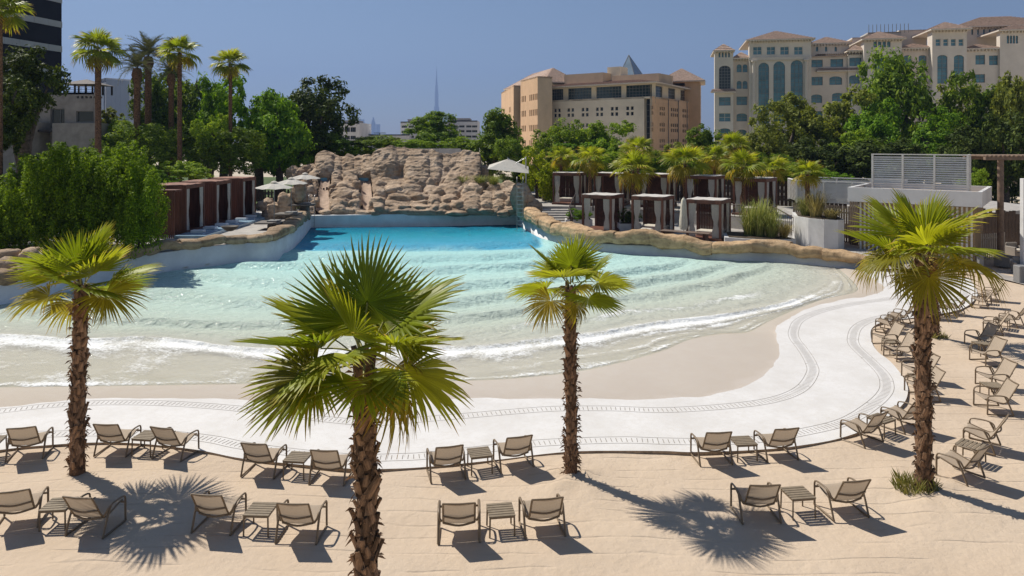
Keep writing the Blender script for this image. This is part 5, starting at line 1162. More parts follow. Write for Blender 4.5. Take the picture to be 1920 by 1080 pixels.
# the mass: one continuous sculpted shell of lumps, ledges and crevices, with a cliff at the back
RID = ([583, 592, 612, 634, 644, 655, 665, 676, 700, 735, 760, 800, 812, 822, 850, 868, 900, 905, 940, 985], [326, 303, 295, 300, 306, 298, 305, 299, 308, 296, 295, 300, 295, 302, 300, 297, 299, 341, 352, 358])
nx_, ny_ = 404, 150; pxs = np.linspace(582, 986, nx_); top_ = np.interp(pxs, *RID); T_ = np.linspace(0, 1, ny_)
PX = np.repeat(pxs[None], ny_, 0); PY = 401+(top_[None]-401)*T_[:, None]
Dd = 60.6+(398-np.maximum(PY, 340))*.125+(340-np.minimum(PY, 340))*.075
bump = np.full(PX.shape, -.8)
for cx, cy, rx, ry, kd in B:
    e = dict(round=2.2, block=4.0, wedge=2.8)[kd]; r = (np.abs((PX-cx)/(rx*1.18))**e+np.abs((PY-cy)/(ry*1.22))**e)
    hgt = min(rx, ry)*.047*1.7; bump = np.maximum(bump, np.where(r < 1.25, hgt*np.sqrt(np.clip(1.25-r, 0, 1.25))-.35, -.8))
slide = np.maximum(np.exp(-((PX-(605+(398-PY)*.09))/13)**6), np.exp(-((PX-(690-(398-PY)*.08))/12)**6))*(PY > 336)
bump = np.where(slide > .3, -.55, bump); V = []
for j in range(ny_):
    for i in range(nx_):
        p = at(PX[j, i], PY[j, i], Dd[j, i]); q = Vector((p.x, p.y*1.2, p.z)); n = .22*fbm(q*.7, 4)+.22*(.35-abs(mnoise.noise(q*1.4)))+.06*(.3-abs(mnoise.noise(q*4.1)))
        h = bump[j, i]+n*(1-.8*slide[j, i]); s_ = .75 if j else 0; V.append((p.x+8, p.y-66-.72*h*(1 if j else 0), (p.z-.3+.6*h) if j else .5))
for i in range(nx_): x, y, z = V[(ny_-1)*nx_+i]; V.append((x, y+2.2, z-.2))
for i in range(nx_): x, y, z = V[ny_*nx_+i]; V.append((x, y+.5, 0))
link('rock_mass', np_mesh('rock_mass', V, grid_quads(ny_+2, nx_)[:, ::-1], ROCK, True), rk)
for x0, x1, X0, X1 in ((602, 618, 592, 618), (674, 694, 681, 700)):       # slide beds and their blue head pools
    mb = MB(); V = []; n = 24; m_ = 7
    for j in range(n):
        t = j/(n-1); py = 398-58*t; d = 60.9+(398-py)*.125-.25
        for i in range(m_):
            u = i/(m_-1); p = at((X0+(x0-X0)*t)+((X1-X0)+((x1-x0)-(X1-X0))*t)*u, py, d); V.append((p.x+8, p.y-66, p.z-.3+.16*fbm((p.x*1.4, d*2.2, 1), 4)+.25*(2*u-1)**4))
    link('slide_bed', np_mesh('slide_bed', V, grid_quads(n, m_)[:, ::-1], mat('slide_bed', (.42, .305, .225), .85, .15, 1.6, bump=.8, bscale=7), True), rk)
    a_, b_ = at(x0-1, 339.5, 68.0), at(x1+1, 329, 69.2); mb = MB(); mb.box((a_.x+8, 68.0-66, a_.z-.3), (b_.x+8, 69.4-66, b_.z-.3)); mb.build('head_pool', mat('blue_pool_paint', (.16, .42, .58), .3, .08, 2), rk)
for b_ in B[:15]: boulder(b_[0], b_[1]+9, b_[2]*.92, b_[3]*.92, b_[4], d=60.6+58*.125+(340-b_[1])*.075+.25)
for b_ in B[27:]: boulder(*b_[:2], b_[2]*.96, b_[3]*1.0, b_[4], d=59.95+(398-b_[1])*.125+(.5 if b_[1] > 388 else 0))
for b_ in B[15:27]+[(560,330,12,12,'round'),(790,352,9,9,'wedge'),(830,350,10,14,'wedge'),(852,343,13,20,'wedge'),(886,368,13,22,'wedge'),(930,357,13,12,'wedge'),(668,350,9,12,'wedge'),(664,386,12,9,'round'),(815,383,11,11,'wedge'),(712,352,11,13,'wedge'),(935,380,14,15,'round'),(955,365,14,18,'round'),(582,365,10,16,'round'),(575,348,14,14,'round'),(580,395,10,7,'round')]: boulder(*b_)
for b_ in [(975,372,15,24,'round'),(985,392,17,20,'round'),(1000,395,15,18,'round'),(1008,410,14,15,'round'),(990,375,14,12,'wedge')]: boulder(*b_, d=58.5)
# rock coping along both pool walls: rounded rocks set end to end
def coping(P, N, T, i0, i1, hts, label, tan, out=.12, wid=.55, n=None):
    P_ = P[i0:i1]; c = len(P_)//2; root = empty('rock_coping', (P_[c][0], P_[c][1], .5)); tag(root, label, 'coping'); L = np.r_[0, np.cumsum(np.linalg.norm(np.diff(P_[:, :2], axis=0), axis=1))]
    n = n or int(L[-1]/1.25); ed = np.linspace(0, L[-1], n+1); rnd = random.Random(n)
    ed[1:-1] += np.array([rnd.uniform(-.28, .28) for _ in range(n-1)])
    for k in range(n):
        m_ = 9; q = 14; V = []; h0 = rnd.uniform(.92, 1.1); s_ = np.linspace(ed[k], ed[k+1], m_)
        for j, s in enumerate(s_):
            x, y = np.interp(s, L, P_[:, 0]), np.interp(s, L, P_[:, 1]); nx2, ny2 = np.interp(s, L, N[i0:i1, 0]), np.interp(s, L, N[i0:i1, 1]); tz = np.interp(s, L, T[i0:i1]); hh = np.interp(s/L[-1], np.linspace(0, 1, len(hts)), hts)*h0
            e = abs(2*j/(m_-1)-1); pin = 1-.07*e**6 if tan else 1-.2*e**4
            for i in range(q):
                a = 2*math.pi*i/q; rad = wid*pin; cx = rad*math.copysign(abs(math.cos(a))**.5, math.cos(a)); cz = hh*.5*pin*math.copysign(abs(math.sin(a))**.5, math.sin(a)); r = 1+.22*mnoise.noise(Vector((x*.9+cx, y*.9, cz*1.5+k)))+.10*mnoise.noise(Vector((x*3, y*3, cz*4)))
                off_ = wid-out+cx*r; V.append((x+nx2*off_-root.location.x, y+ny2*off_-root.location.y, tz-.06+hh*.5+cz*r+.34*hh*fbm((x*.45, y*.45, 2), 3)-.5))
        Fq = [(j*q+i, j*q+(i+1) % q, (j+1)*q+(i+1) % q, (j+1)*q+i) for j in range(m_-1) for i in range(q)]
        mb = MB(); mb.add(V, Fq, 0, True); mb.add(V[:q], [tuple(range(q))[::-1]]); mb.add(V[-q:], [tuple(range(q))])
        mb.build('boulder', ROCKTAN if tan else rock_material('left_rock', (.24, .165, .10), (.36, .265, .175), (.44, .34, .24)) if 'LR' not in MATS else MATS['LR'], root)
        if not tan and 'LR' not in MATS: MATS['LR'] = bpy.data.materials['left_rock']
    return root
coping(PWL, NWL, TWL, 0, 58, [.75, .7, .6, .5, .55, .6, .75], 'row of brown rocks capping the left pool wall', 0)
coping(PWR, NWR, TWR, 0, 60, [1.0, 1.0, .9, .85, .95, .75, .95, .8, .75, .7, .5], 'tan rock rim capping the pool wall below the cabanas', 1, n=15, out=.42)
for b_ in [(515,398,20,18,'block'),(540,385,16,22,'round'),(560,362,13,18,'round'),(500,385,18,12,'round')]: boulder(*b_, d=57.5)
for i, (px, py, rx, ry) in enumerate(((22, 500, 38, 20), (-30, 505, 40, 20), (60, 480, 22, 14), (10, 478, 26, 10))):
    o = boulder(px, py, rx, ry, 'round', d=33.5); M_ = o.matrix_basis.copy(); o.parent = None; o.location = at(px, py, 33.5)
    tag(o, ['wide brown rock behind the left palm crown', 'brown rock cut by the left frame edge', 'small brown rock right of the wide one', 'flat pale rock lying on the wide brown rock'][i], 'rock', 'loose rocks at the left pool corner')

# ------------------------------------------------------------------ cabanas
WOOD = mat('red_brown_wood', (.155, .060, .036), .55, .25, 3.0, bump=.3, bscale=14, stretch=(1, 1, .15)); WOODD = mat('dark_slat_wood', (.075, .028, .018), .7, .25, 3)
CURT = mat('linen_curtain', (.68, .65, .60), .9, .06, 9, trans=.3); ROOFC = mat('cabana_roof_cloth', (.55, .52, .48), .85, .1, 2); CUSH = mat('cream_cushion', (.60, .55, .47), .9, .06)
def curtain_mesh(H, w0, seed, tie=.42):
    r = random.Random(seed); n, m_ = 26, 14; V = []
    for j in range(m_):
        t = j/(m_-1); z = H*(1-t); pinch = 1-.42*math.exp(-((t-(1-tie))/.17)**2)-.10*t; sh = -.5*(1-pinch)*.5
        for i in range(n):
            u = i/(n-1); V.append((w0*((u-.5)*pinch+sh*.6), .045*math.sin(u*math.pi*13+r.uniform(-.3, .3))*(.6+.4*pinch), z))
    return np_mesh('curtain', V, grid_quads(m_, n), CURT, True)
CUR = [curtain_mesh(2.28, .50, i) for i in range(3)]
def cabana(loc, rz, label, group, w=2.3, d=2.2, h=2.45, sofa=True, curtains=('FL', 'FR', 'RF', 'RB'), back=True, plat=.16, sides=(), roofm=None):
    root = empty('cabana', loc, rz); tag(root, label, 'cabana', group)
    mb = MB(); mb.bbox((-w/2-.05, -d/2-.08, 0), (w/2+.05, d/2+.05, plat), .015); mb.build('platform', WOOD, root)
    for sx in (-1, 1):
        for sy in (-1, 1):
            x, y = sx*(w/2-.07), sy*(d/2-.07); mb = MB(); mb.bbox((x-.07, y-.07, plat), (x+.07, y+.07, h), .01); mb.build('post', WOOD, root)
    mb = MB()
    for s in (-1, 1):
        mb = MB(); mb.bbox((-w/2, s*(d/2-.07)-.075, h), (w/2, s*(d/2-.07)+.075, h+.24), .01); mb.build('beam', WOOD, root)
        mb = MB(); mb.bbox((s*(w/2-.07)-.073, -d/2+.147, h+.005), (s*(w/2-.07)+.073, d/2-.147, h+.235), .01); mb.build('beam', WOOD, root)
    mb = MB(); n, m_ = 9, 9; V = [(-w/2+.02+(w-.04)*i/8, -d/2+.02+(d-.04)*j/8, h+.262+.02*math.sin(i*1.9+j)+.01*math.sin(j*2.3)) for j in range(9) for i in range(9)]
    mb.add(V, [(j*9+i, j*9+i+1, (j+1)*9+i+1, (j+1)*9+i) for j in range(8) for i in range(8)], 0, True); mb.bbox((-w/2+.01, -d/2+.01, h+.241), (w/2-.01, d/2-.01, h+.255), .002); mb.build('roof', roofm or ROOFC, root)
    if back:
        mb = MB(); k = int((w-.3)/.11)
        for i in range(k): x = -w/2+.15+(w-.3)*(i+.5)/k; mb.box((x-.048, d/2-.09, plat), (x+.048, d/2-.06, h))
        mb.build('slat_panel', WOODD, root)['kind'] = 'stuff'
    for sd in sides:
        mb = MB(); k = int((d-.3)/.14); x = sd*(w/2-.07)
        for i in range(k): y = -d/2+.15+(d-.3)*(i+.5)/k; mb.box((x-.02, y-.064, plat), (x+.02, y+.064, h))
        mb.build('slat_panel', WOOD, root)['kind'] = 'stuff'
    for i, c in enumerate(curtains):
        me = CUR[i % 3]; sc = (h-plat-.04)/2.28
        pos = dict(FL=(-w/2+.40, -d/2+.07, 0), FR=(w/2-.40, -d/2+.07, 0), RF=(w/2-.07, -d/2+.45, math.pi/2), RB=(w/2-.07, d/2-.45, math.pi/2), LF=(-w/2+.07, -d/2+.45, math.pi/2), LB=(-w/2+.07, d/2-.45, math.pi/2), BL=(-w/2+.45, d/2-.14, 0), BR=(w/2-.45, d/2-.14, 0))[c]
        o = link('curtain', me, root, loc=(pos[0], pos[1], plat+.02)); o.rotation_euler = (0, 0, pos[2]); o.scale = (-1 if c in ('FR', 'RB', 'BR', 'LB') else 1, 1, sc)
    if sofa:
        mb = MB(); mb.bbox((-w/2+.3, -.1, plat), (w/2-.3, d/2-.2, plat+.34), .05); mb.build('daybed', CUSH, root)
    return root
RZ = math.radians(-33)
def from_fr(px, py, z, d, w, dp, rz):      # cabana centre from the foot of its front right post
    p = at(px, py, d); return Vector((p.x-math.cos(rz)*w/2-math.sin(rz)*dp/2*1.0, d-math.sin(rz)*w/2+math.cos(rz)*dp/2, z))
for i, (px, py, lab) in enumerate(((1146, 436, 'front row cabana nearest the stairs'), (1243, 441, 'middle cabana of the front row'), (1352, 452, 'front row cabana with the wooden table before it'))):
    d_ = (CAM_H-.66)*FPX/(py-HORIZON); cabana(from_fr(px, py, .625, d_, 2.3, 2.2, RZ), RZ, lab+' on the pool terrace', 'wooden cabanas with linen curtains', h=2.35, back=True, sofa=i != 0)
for i, (px, d_, lab) in enumerate(((1089, 61.5, 'leftmost rear cabana at the head of the stairs'), (1166, 60.3, 'second rear cabana, half hidden by a bushy fan palm'), (1253, 58.6, 'third rear cabana above the middle front one'), (1343, 55.6, 'fourth rear cabana right of the folded parasol'), (1437, 52.0, 'rightmost rear cabana beside the tall grasses'))):
    cabana(from_fr(px, 390, UPPER_Z, d_, 2.5, 2.3, RZ+[.25, .12, .05, 0, -.1][i]), RZ+[.25, .12, .05, 0, -.1][i], lab, 'wooden cabanas with linen curtains', w=2.5, d=2.3, h=2.5)
for i, (y_, lab) in enumerate(((48.6, 'left cabana nearest the camera beside the big bush'), (52.8, 'middle one of the left cabanas facing the pool'), (57.2, 'farthest left cabana before the parasols'))):
    cabana((-22.7+.25*i, y_, .87), math.pi/2, lab, 'dark cabanas on the left pool side', w=2.9, d=2.7, h=3.0, curtains=('FR', 'FL', 'BL'), sides=(-1, 1), plat=.25, roofm=mat('red_cedar_roof', (.26, .125, .085), .7, .25, 3))
mb = MB(); sc_ = empty('slat_screen', (at(310, 440, 45.6).x, 45.6, .86)); tag(sc_, 'tall wooden slat screen at the near end of the left cabanas', 'screen')
for i in range(9):
    mb = MB(); x = -.55+i*.137; mb.box((x-.028, -.03, 0), (x+.028, .03, 2.95)); mb.build('slat', WOOD, sc_)
mb = MB(); mb.box((-.66, -.06, 2.952), (.66, .9, 3.05)); mb.build('top_board', WOOD, sc_); mb = MB(); mb.box((-.6, -.045, 1.2), (.6, -.031, 1.27)); mb.build('rail', WOOD, sc_)
# plunge steps before the left cabanas
BLUEP = mat('pale_blue_pool', (.30, .44, .56), .25, .08, 3); pl = empty('plunge_pool', (-20.4, 52, .87)); tag(pl, 'narrow blue plunge channel with white steps before the left cabanas', 'plunge pool')
mb = MB(); mb.box((-.95, -6.5, .0), (1.0, 8, .16)); mb.build('basin', BLUEP, pl)
for i in range(7): mb = MB(); mb.bbox((-.5, -5.2+i*1.9, .161), (.3, -4.7+i*1.9, .34), .02); mb.build('step', WALLM, pl)

# ------------------------------------------------------------------ parasols, ladders, table, bowl
PARA = mat('parasol_cloth', (.74, .70, .63), .85, .05, 4, trans=.35); STEEL = mat('brushed_steel', (.42, .42, .42), .35, .05, 6, metal=.9); GREYM = mat('grey_metal', (.22, .22, .22), .5, .06)
def parasol(loc, h, r, label, n=8):
    root = empty('parasol', loc); tag(root, label, 'parasol', 'white parasols on the left rocks'); rnd = random.Random(int(h*100))
    mb = MB(); mb.tube([(0, 0, 0), (0, 0, h)], .032, 8); mb.build('pole', GREYM, root)
    V = [(0, 0, h+.02)]; m_ = 5; F = []
    for j in range(1, m_+1):
        for i in range(n*4):
            a = 2*math.pi*i/(n*4); sc = 1-.10*abs(math.sin(a*n/2))*(j/m_); V.append((r*j/m_*sc*math.cos(a), r*j/m_*sc*math.sin(a), h-.30*r*(j/m_)**1.08+.03*math.cos(a*n)*(j/m_)))
    k = n*4
    for i in range(k): F.append((0, 1+i, 1+(i+1) % k))
    for j in range(m_-1):
        for i in range(k): F.append((1+j*k+i, 1+(j+1)*k+i, 1+(j+1)*k+(i+1) % k, 1+j*k+(i+1) % k))
    mb = MB(); mb.add(V, F, 0, False); mb.build('canopy', PARA, root)
    mb = MB(); mb.tube([(0, 0, h+.0), (0, 0, h+.06), (0, 0, h+.12)], [.26*r/1.3, .18*r/1.3, .03], 12); mb.build('vent_cap', PARA, root)
    for i in range(n): a = 2*math.pi*i/n; mb = MB(); mb.tube([(0, 0, h-.10), (r*.97*math.cos(a), r*.97*math.sin(a), h-.34*r-.0)], .012, 4); mb.build('rib', GREYM, root)
    mb = MB(); mb.bbox((-.4, -.4, 0), (.4, .4, .1), .03); mb.build('base', GREYM, root)
for (px, py, top, d_, r_, lab) in ((514, 415, 342, 50.5, 1.33, 'white parasol nearest the camera on the left rocks'), (546, 399, 335, 54, 1.25, 'white parasol second in line on the left rocks'), (572, 382, 326, 57.5, 1.25, 'white parasol closest to the rock slides')):
    p = at(px, py, d_); parasol(p, at(px, top, d_).z-p.z, r_, lab)
    mb = MB(); mb.bbox((p.x-1.1, p.y-.9, p.z-.12), (p.x+.7, p.y+.7, p.z-.005), .03); mb.bbox((p.x-.4, p.y-.35, p.z-1.0), (p.x+.3, p.y+.35, p.z-.121), .1)
    tag(mb.build('stone_plinth', mat('slate', (.16, .145, .13), .8, .2, 3, bump=.4)), 'dark stone plinth carrying the '+lab.split(' on')[0].replace('closest to the rock slides', 'by the slides'), 'plinth', 'plinths under the parasols')
cp = empty('cantilever_parasol', at(986, 372, 60)); tag(cp, 'white cantilever parasol with a grey side post above the rocks', 'parasol')
mb = MB(); mb.tube([(0, 0, -.3), (0, 0, 3.5)], .06, 8); mb.build('post', STEEL, cp); mb = MB(); mb.tube([(0, 0, 2.2), (-1.5, 0, 3.35), (-1.55, 0, 3.4)], .04, 6); mb.tube([(0, 0, 3.4), (-.8, 0, 2.95)], .03, 6); mb.build('arm', STEEL, cp)
mb = MB(); c_ = (-1.45, 0, 3.3); R_ = [(-3.15, -1.3, 2.5), (.2, -1.5, 2.15), (.25, 1.5, 2.6), (-3.1, 1.5, 2.75)]; mb.add([c_]+R_, [(0,1,2),(0,2,3),(0,3,4),(0,4,1)]); mb.build('canopy', PARA, cp)
mb = MB()
for q in R_: mb.tube([(-1.45, 0, 3.2), (q[0]*.97, q[1]*.97, q[2]-.03)], .018, 4)
mb.build('rib', GREYM, cp); mb = MB(); mb.bbox((-.7, -.6, -.35), (.9, .6, -.1), .04); mb.build('base', GREYM, cp)
fp = empty('folded_parasol', at(1282, 437, 47)); fp.location.z = .62; tag(fp, 'folded cream parasol standing between the front cabanas', 'parasol')
mb = MB(); mb.tube([(0, 0, 0), (0, 0, 2.75)], .03, 8); mb.build('pole', GREYM, fp); mb = MB(); hh = [(2.7, .04), (2.55, .13), (2.2, .17), (1.7, .20), (1.25, .24), (.85, .25), (.62, .20)]
V = [(r * (1+.22*math.cos(i*math.pi*2/24*8))*math.cos(i*2*math.pi/24), r*(1+.22*math.cos(i*math.pi*2/24*8))*math.sin(i*2*math.pi/24), z) for z, r in hh for i in range(24)]
mb.add(V, [(j*24+i, (j+1)*24+i, (j+1)*24+(i+1) % 24, j*24+(i+1) % 24) for j in range(6) for i in range(24)], 0, True); mb.build('canopy', mat('cream_cloth', (.62, .58, .48), .9, .06), fp); mb = MB(); mb.bbox((-.35, -.35, 0), (.35, .35, .12), .03); mb.build('base', GREYM, fp)
tb2 = empty('terrace_table', at(1285, 445, 45.6)); tb2.location.z = .62; tb2.rotation_euler = (0, 0, RZ); tag(tb2, 'long dark wooden table on the terrace before the right front cabana', 'table')
for i in range(5): mb = MB(); mb.bbox((-1.6, -.4+i*.16, .62), (1.6, -.255+i*.16, .67), .006); mb.build('plank', mat('grey_brown_wood', (.17, .12, .09), .7, .2, 3), tb2)
for sx in (-1.3, 1.3): mb = MB(); mb.bbox((sx-.08, -.35, 0), (sx+.08, .35, .618), .01); mb.build('leg', WOODD, tb2)
sf = empty('terrace_sofa', at(1215, 441, 47.6)); sf.location.z = .62; sf.rotation_euler = (0, 0, RZ); tag(sf, 'low cream lounge seat in front of the middle front cabana', 'sofa')
mb = MB(); mb.bbox((-.9, -.45, 0), (.9, .45, .34), .06); mb.build('seat', CUSH, sf); mb = MB(); mb.bbox((-.6, -.1, .345), (.3, .4, .62), .12); mb.build('cushion', CUSH, sf)
bw = at(431, 430, 46.5); mb = MB(); prof = [(.10, 0), (.22, .03), (.42, .16), (.55, .30), (.56, .33), (.50, .32), (.36, .20), (.0, .12)]
V = [(r*math.cos(i*2*math.pi/20), r*math.sin(i*2*math.pi/20), z) for r, z in prof for i in range(20)]; mb.add(V, [(j*20+i, j*20+(i+1) % 20, (j+1)*20+(i+1) % 20, (j+1)*20+i) for j in range(7) for i in range(20)], 0, True)
o = mb.build('fire_bowl', mat('dark_stone', (.07, .06, .05), .7, .2, 4)); o.location = (bw.x, bw.y, bw.z-.12); tag(o, 'dark stone bowl on the left rock coping before the cabanas', 'bowl')
def ladder(px, ytop, ybot, d_, label):
    p = at(px, ybot, d_); h = at(px, ytop, d_).z-p.z; root = empty('pool_ladder', p); tag(root, label, 'ladder', 'steel pool ladders')
    for s in (-1, 1): mb = MB(); mb.tube(bez([(s*.24, 0, 0), (s*.24, 0, h-.15), (s*.24, .15, h), (s*.24, .5, h)], 10), .022, 6); mb.build('rail', STEEL, root)
    for i in range(int(h/.32)): mb = MB(); mb.tube([(-.24, 0, .15+i*.32), (.24, 0, .15+i*.32)], .018, 5); mb.build('rung', STEEL, root)
ladder(584, 366, 428, 59.2, 'steel ladder at the left end of the pool end wall'); ladder(975, 336, 440, 56.8, 'tall steel ladder at the right corner of the deep end')

# ------------------------------------------------------------------ stairs, rails, planters, fences
CONC = mat('pale_concrete', (.42, .39, .355), .85, .1, 3, bump=.2); RAIL = mat('dark_rail', (.055, .035, .028), .6, .1)
st = empty('garden_stairs', at(1046, 432, 54)); st.location.z = .62; tag(st, 'pale concrete stairs rising to the leftmost rear cabana', 'stairs')
for i in range(7): mb = MB(); mb.bbox((-1.25+.04*i, i*.55, 0), (1.25-.0*i, i*.55+.62, .135*(i+1)), .012); mb.build('step', CONC, st)
def rail_run(name, pts, label, h=.95, gap=.16):
    root = empty(name, pts[0]); tag(root, label, 'railing', 'dark garden railings'); L = [Vector(p)-Vector(pts[0]) for p in pts]
    mb = MB(); mb.tube([p+Vector((0, 0, h)) for p in L], .04, 6); mb.build('handrail', RAIL, root); mb = MB()
    mb.tube([p+Vector((0, 0, .1)) for p in L], .02, 5)
    mb.build('bottom_rail', RAIL, root)
    for a, b in zip(L[:-1], L[1:]):
        n = max(1, int((b-a).length/gap))
        for i in range(n):
            p = a.lerp(b, (i+.5)/n); mb = MB(); mb.box((p.x-.011, p.y-.011, p.z+.1), (p.x+.011, p.y+.011, p.z+h-.03)); mb.build('baluster', RAIL, root)
    for p in (L[0], L[-1]): mb = MB(); mb.box((p.x-.05, p.y-.05, p.z-.05), (p.x+.05, p.y+.05, p.z+h+.05)); mb.build('post', RAIL, root)
rail_run('stair_rail', [at(1073, 432, 52.5), at(1067, 412, 54.5), at(1078, 388, 57.0)], 'curved dark rail on the right of the garden stairs', gap=.2)
rail_run('terrace_rail', [(6.4, 56.9, UPPER_Z), (10.6, 55.2, UPPER_Z), (14.6, 52.2, UPPER_Z), (17.2, 49.6, UPPER_Z)], 'dark terrace rail running behind the front cabanas', gap=.34)
p0, p1 = at(1448, 412, 49.5), at(1517, 454, 43.6); rail_run('stair_rail', [tuple(p0), tuple(p1)], 'dark rail sloping down beside the curved white planter', gap=.3)
WPL = mat('white_planter', (.62, .61, .60), .75, .06, 1.5)
def planter(name, pts, z0, z1, label, closed_top=True, m=WPL):
    root = empty(name, (*pts[0][:2], z0)); tag(root, label, 'planter', 'white garden planters'); q = [(p[0]-pts[0][0], p[1]-pts[0][1]) for p in pts]; mb = MB(); mb.prism(q, 0, z1-z0); mb.build('planter_wall', m, root)
    c = (sum(p[0] for p in q)/len(q), sum(p[1] for p in q)/len(q)); mb = MB(); mb.prism([(c[0]+(p[0]-c[0])*.88, c[1]+(p[1]-c[1])*.88) for p in q], z1-z0, z1-z0+.05); mb.build('soil', mat('planter_soil', (.10, .075, .05), .95, .3, 6), root); return root
def arc_pts(pxs, z): return [tuple(G(x, y, z)[:2]) for x, y in pxs]
A1 = arc_pts([(1490, 452), (1515, 460), (1548, 467), (1572, 466), (1578, 460)], .2); planter('planter', [(17.6, 44.8), (17.9, 43.5), (18.5, 42.7), (19.2, 42.4), (19.7, 42.7), (19.9, 43.4), (20.6, 46), (18.4, 47.3)], -.05, 2.35, 'curved tall white planter with grasses and a little palm')
A2 = arc_pts([(1362, 456), (1420, 459), (1470, 458), (1513, 452)], .62); planter('planter', [(13.3, 45.0), (14.2, 44.4), (15.2, 44.05), (16.4, 43.9), (17.4, 44.1), (17.45, 46.6), (14, 48)], .5, 1.0, 'low curved white planter of tall reeds below the sloping rail')
for (px, py, d_, w_, lab) in ((1085, 440, 54.2, 2.0, 'small white planter box beside the first front cabana'), (1180, 428, 51.5, 1.6, 'small white planter box between the first two front cabanas')):
    p = at(px, py, d_); planter('planter', [(p.x-w_/2, d_-.4), (p.x+w_/2, d_-.4), (p.x+w_/2, d_+.5), (p.x-w_/2, d_+.5)], .6, 1.15, lab)
    tree(px, 392, 428, 40, d_, 'green:1' if px < 1100 else 'dark:2', 'leafy shrub in the '+lab.replace('small ', ''), 'shrubs in planters', 'shrub', 'shrub', trunk=False, ground=1.1)
def grass_clump(p, h, r, n, m, label, seed, group='tall ornamental grasses'):
    rnd = random.Random(seed); V = []; Fq = []
    for i in range(n):
        a = rnd.uniform(0, 6.283); q = r*.35*math.sqrt(rnd.random()); x, y = math.cos(a)*q, math.sin(a)*q; hh = h*rnd.uniform(.35, 1.1); o_ = rnd.uniform(.1, 1.5)*r; w_ = rnd.uniform(.012, .022); b = len(V); a2 = a+rnd.uniform(-.6, .6); cx, sy = math.cos(a2), math.sin(a2); pts = [(0, 0), (.18, .5), (.55, .88), (1.0, .93 if rnd.random() < .6 else .7)]
        for k, (o2, z2) in enumerate(pts):
            ww = w_*(1-k/3.4); V += [(x+cx*o_*o2-sy*ww, y+sy*o_*o2+cx*ww, hh*z2), (x+cx*o_*o2+sy*ww, y+sy*o_*o2-cx*ww, hh*z2)]
        for k in range(3): Fq.append((b+2*k, b+2*k+1, b+2*k+3, b+2*k+2))
    o = link('ornamental_grass', np_mesh('ornamental_grass', V, np.array(Fq), m)); o.location = p; tag(o, label, 'grass', group)
GM = leaf_mat('reed', (.09, .12, .03), (.22, .25, .08), (.34, .32, .14)); GD = leaf_mat('dry_reed', (.17, .14, .05), (.38, .32, .15), (.5, .42, .22))
for i, (px, py, d_, h_, r_, mm, lab) in enumerate(((1405, 448, 45.6, 2.2, .9, GM, 'tall reed clump at the left of the low curved planter'), (1425, 449, 45.3, 2.5, .9, GM, 'tallest reed clump in the low curved planter'), (1447, 450, 44.8, 1.9, .9, GM, 'reed clump beside the sloping rail'), (1470, 448, 44.6, .9, .6, GD, 'short brown grass at the right of the low curved planter'), (1530, 412, 43.9, 1.7, .9, GD, 'dry arching grass in the tall curved planter'), (1512, 412, 44.7, 1.2, .8, GM, 'green arching grass left in the tall curved planter'), (1558, 412, 43.2, .7, .8, GD, 'short dry grass at the right in the tall curved planter'))):
    p = at(px, py, d_); p.z = 1.03 if i < 4 else 2.38; grass_clump(p, h_, r_, 360, mm, lab, i+3)
for i, (px, d_, lab) in enumerate(((870, 66, 'weedy grass growing right of the rock cliff'), (900, 65.5, 'weedy grass on the rocks before the dark shrubs'), (925, 65, 'weedy grass below the cantilever parasol'))): grass_clump(at(px, 346, d_), .9, 1.0, 300, GM, lab, 30+i, 'weeds among the rocks')
def board_fence(p0, p1, z0, h, m, label, gap=.02, wid=.14, name='fence', cat='fence', group=None, jit=0.0, post=True):
    a, b = Vector((p0[0], p0[1], z0)), Vector((p1[0], p1[1], z0)); L = (b-a).length; root = empty(name, a, math.atan2(b.y-a.y, b.x-a.x)); tag(root, label, cat, group); n = int(L/(wid+gap)); rnd = random.Random(n)
    me = MB(); me.box((-wid/2, -.015, 0), (wid/2, .015, h)); me = me.mesh('board', m)
    for i in range(n): o = link('board', me, root, loc=((i+.5)*L/n, 0, 0)); o.scale = (1, 1, 1+rnd.uniform(-jit, jit))
    mb = MB(); mb.box((0, .016, h*.25), (L, .06, h*.25+.08)); mb.box((0, .016, h*.8), (L, .06, h*.8+.08)); mb.build('rail', m, root); return root
FDK = mat('dark_fence', (.045, .028, .02), .85, .2, 4)
board_fence((2.2, 68.5), (14, 66.5), UPPER_Z, 2.1, FDK, 'dark board fence behind the leftmost rear cabanas', wid=.3); board_fence((14.2, 66.3), (27, 58), UPPER_Z, 2.1, FDK, 'dark board fence behind the right rear cabanas', wid=.3)
board_fence((-34, 60.5), (-15.5, 66.5), .86, 1.9, FDK, 'dark stake fence beyond the left cabanas', wid=.16, gap=.12, jit=.08)
WSC = mat('white_screen', (.68, .66, .62), .7, .06, 2)
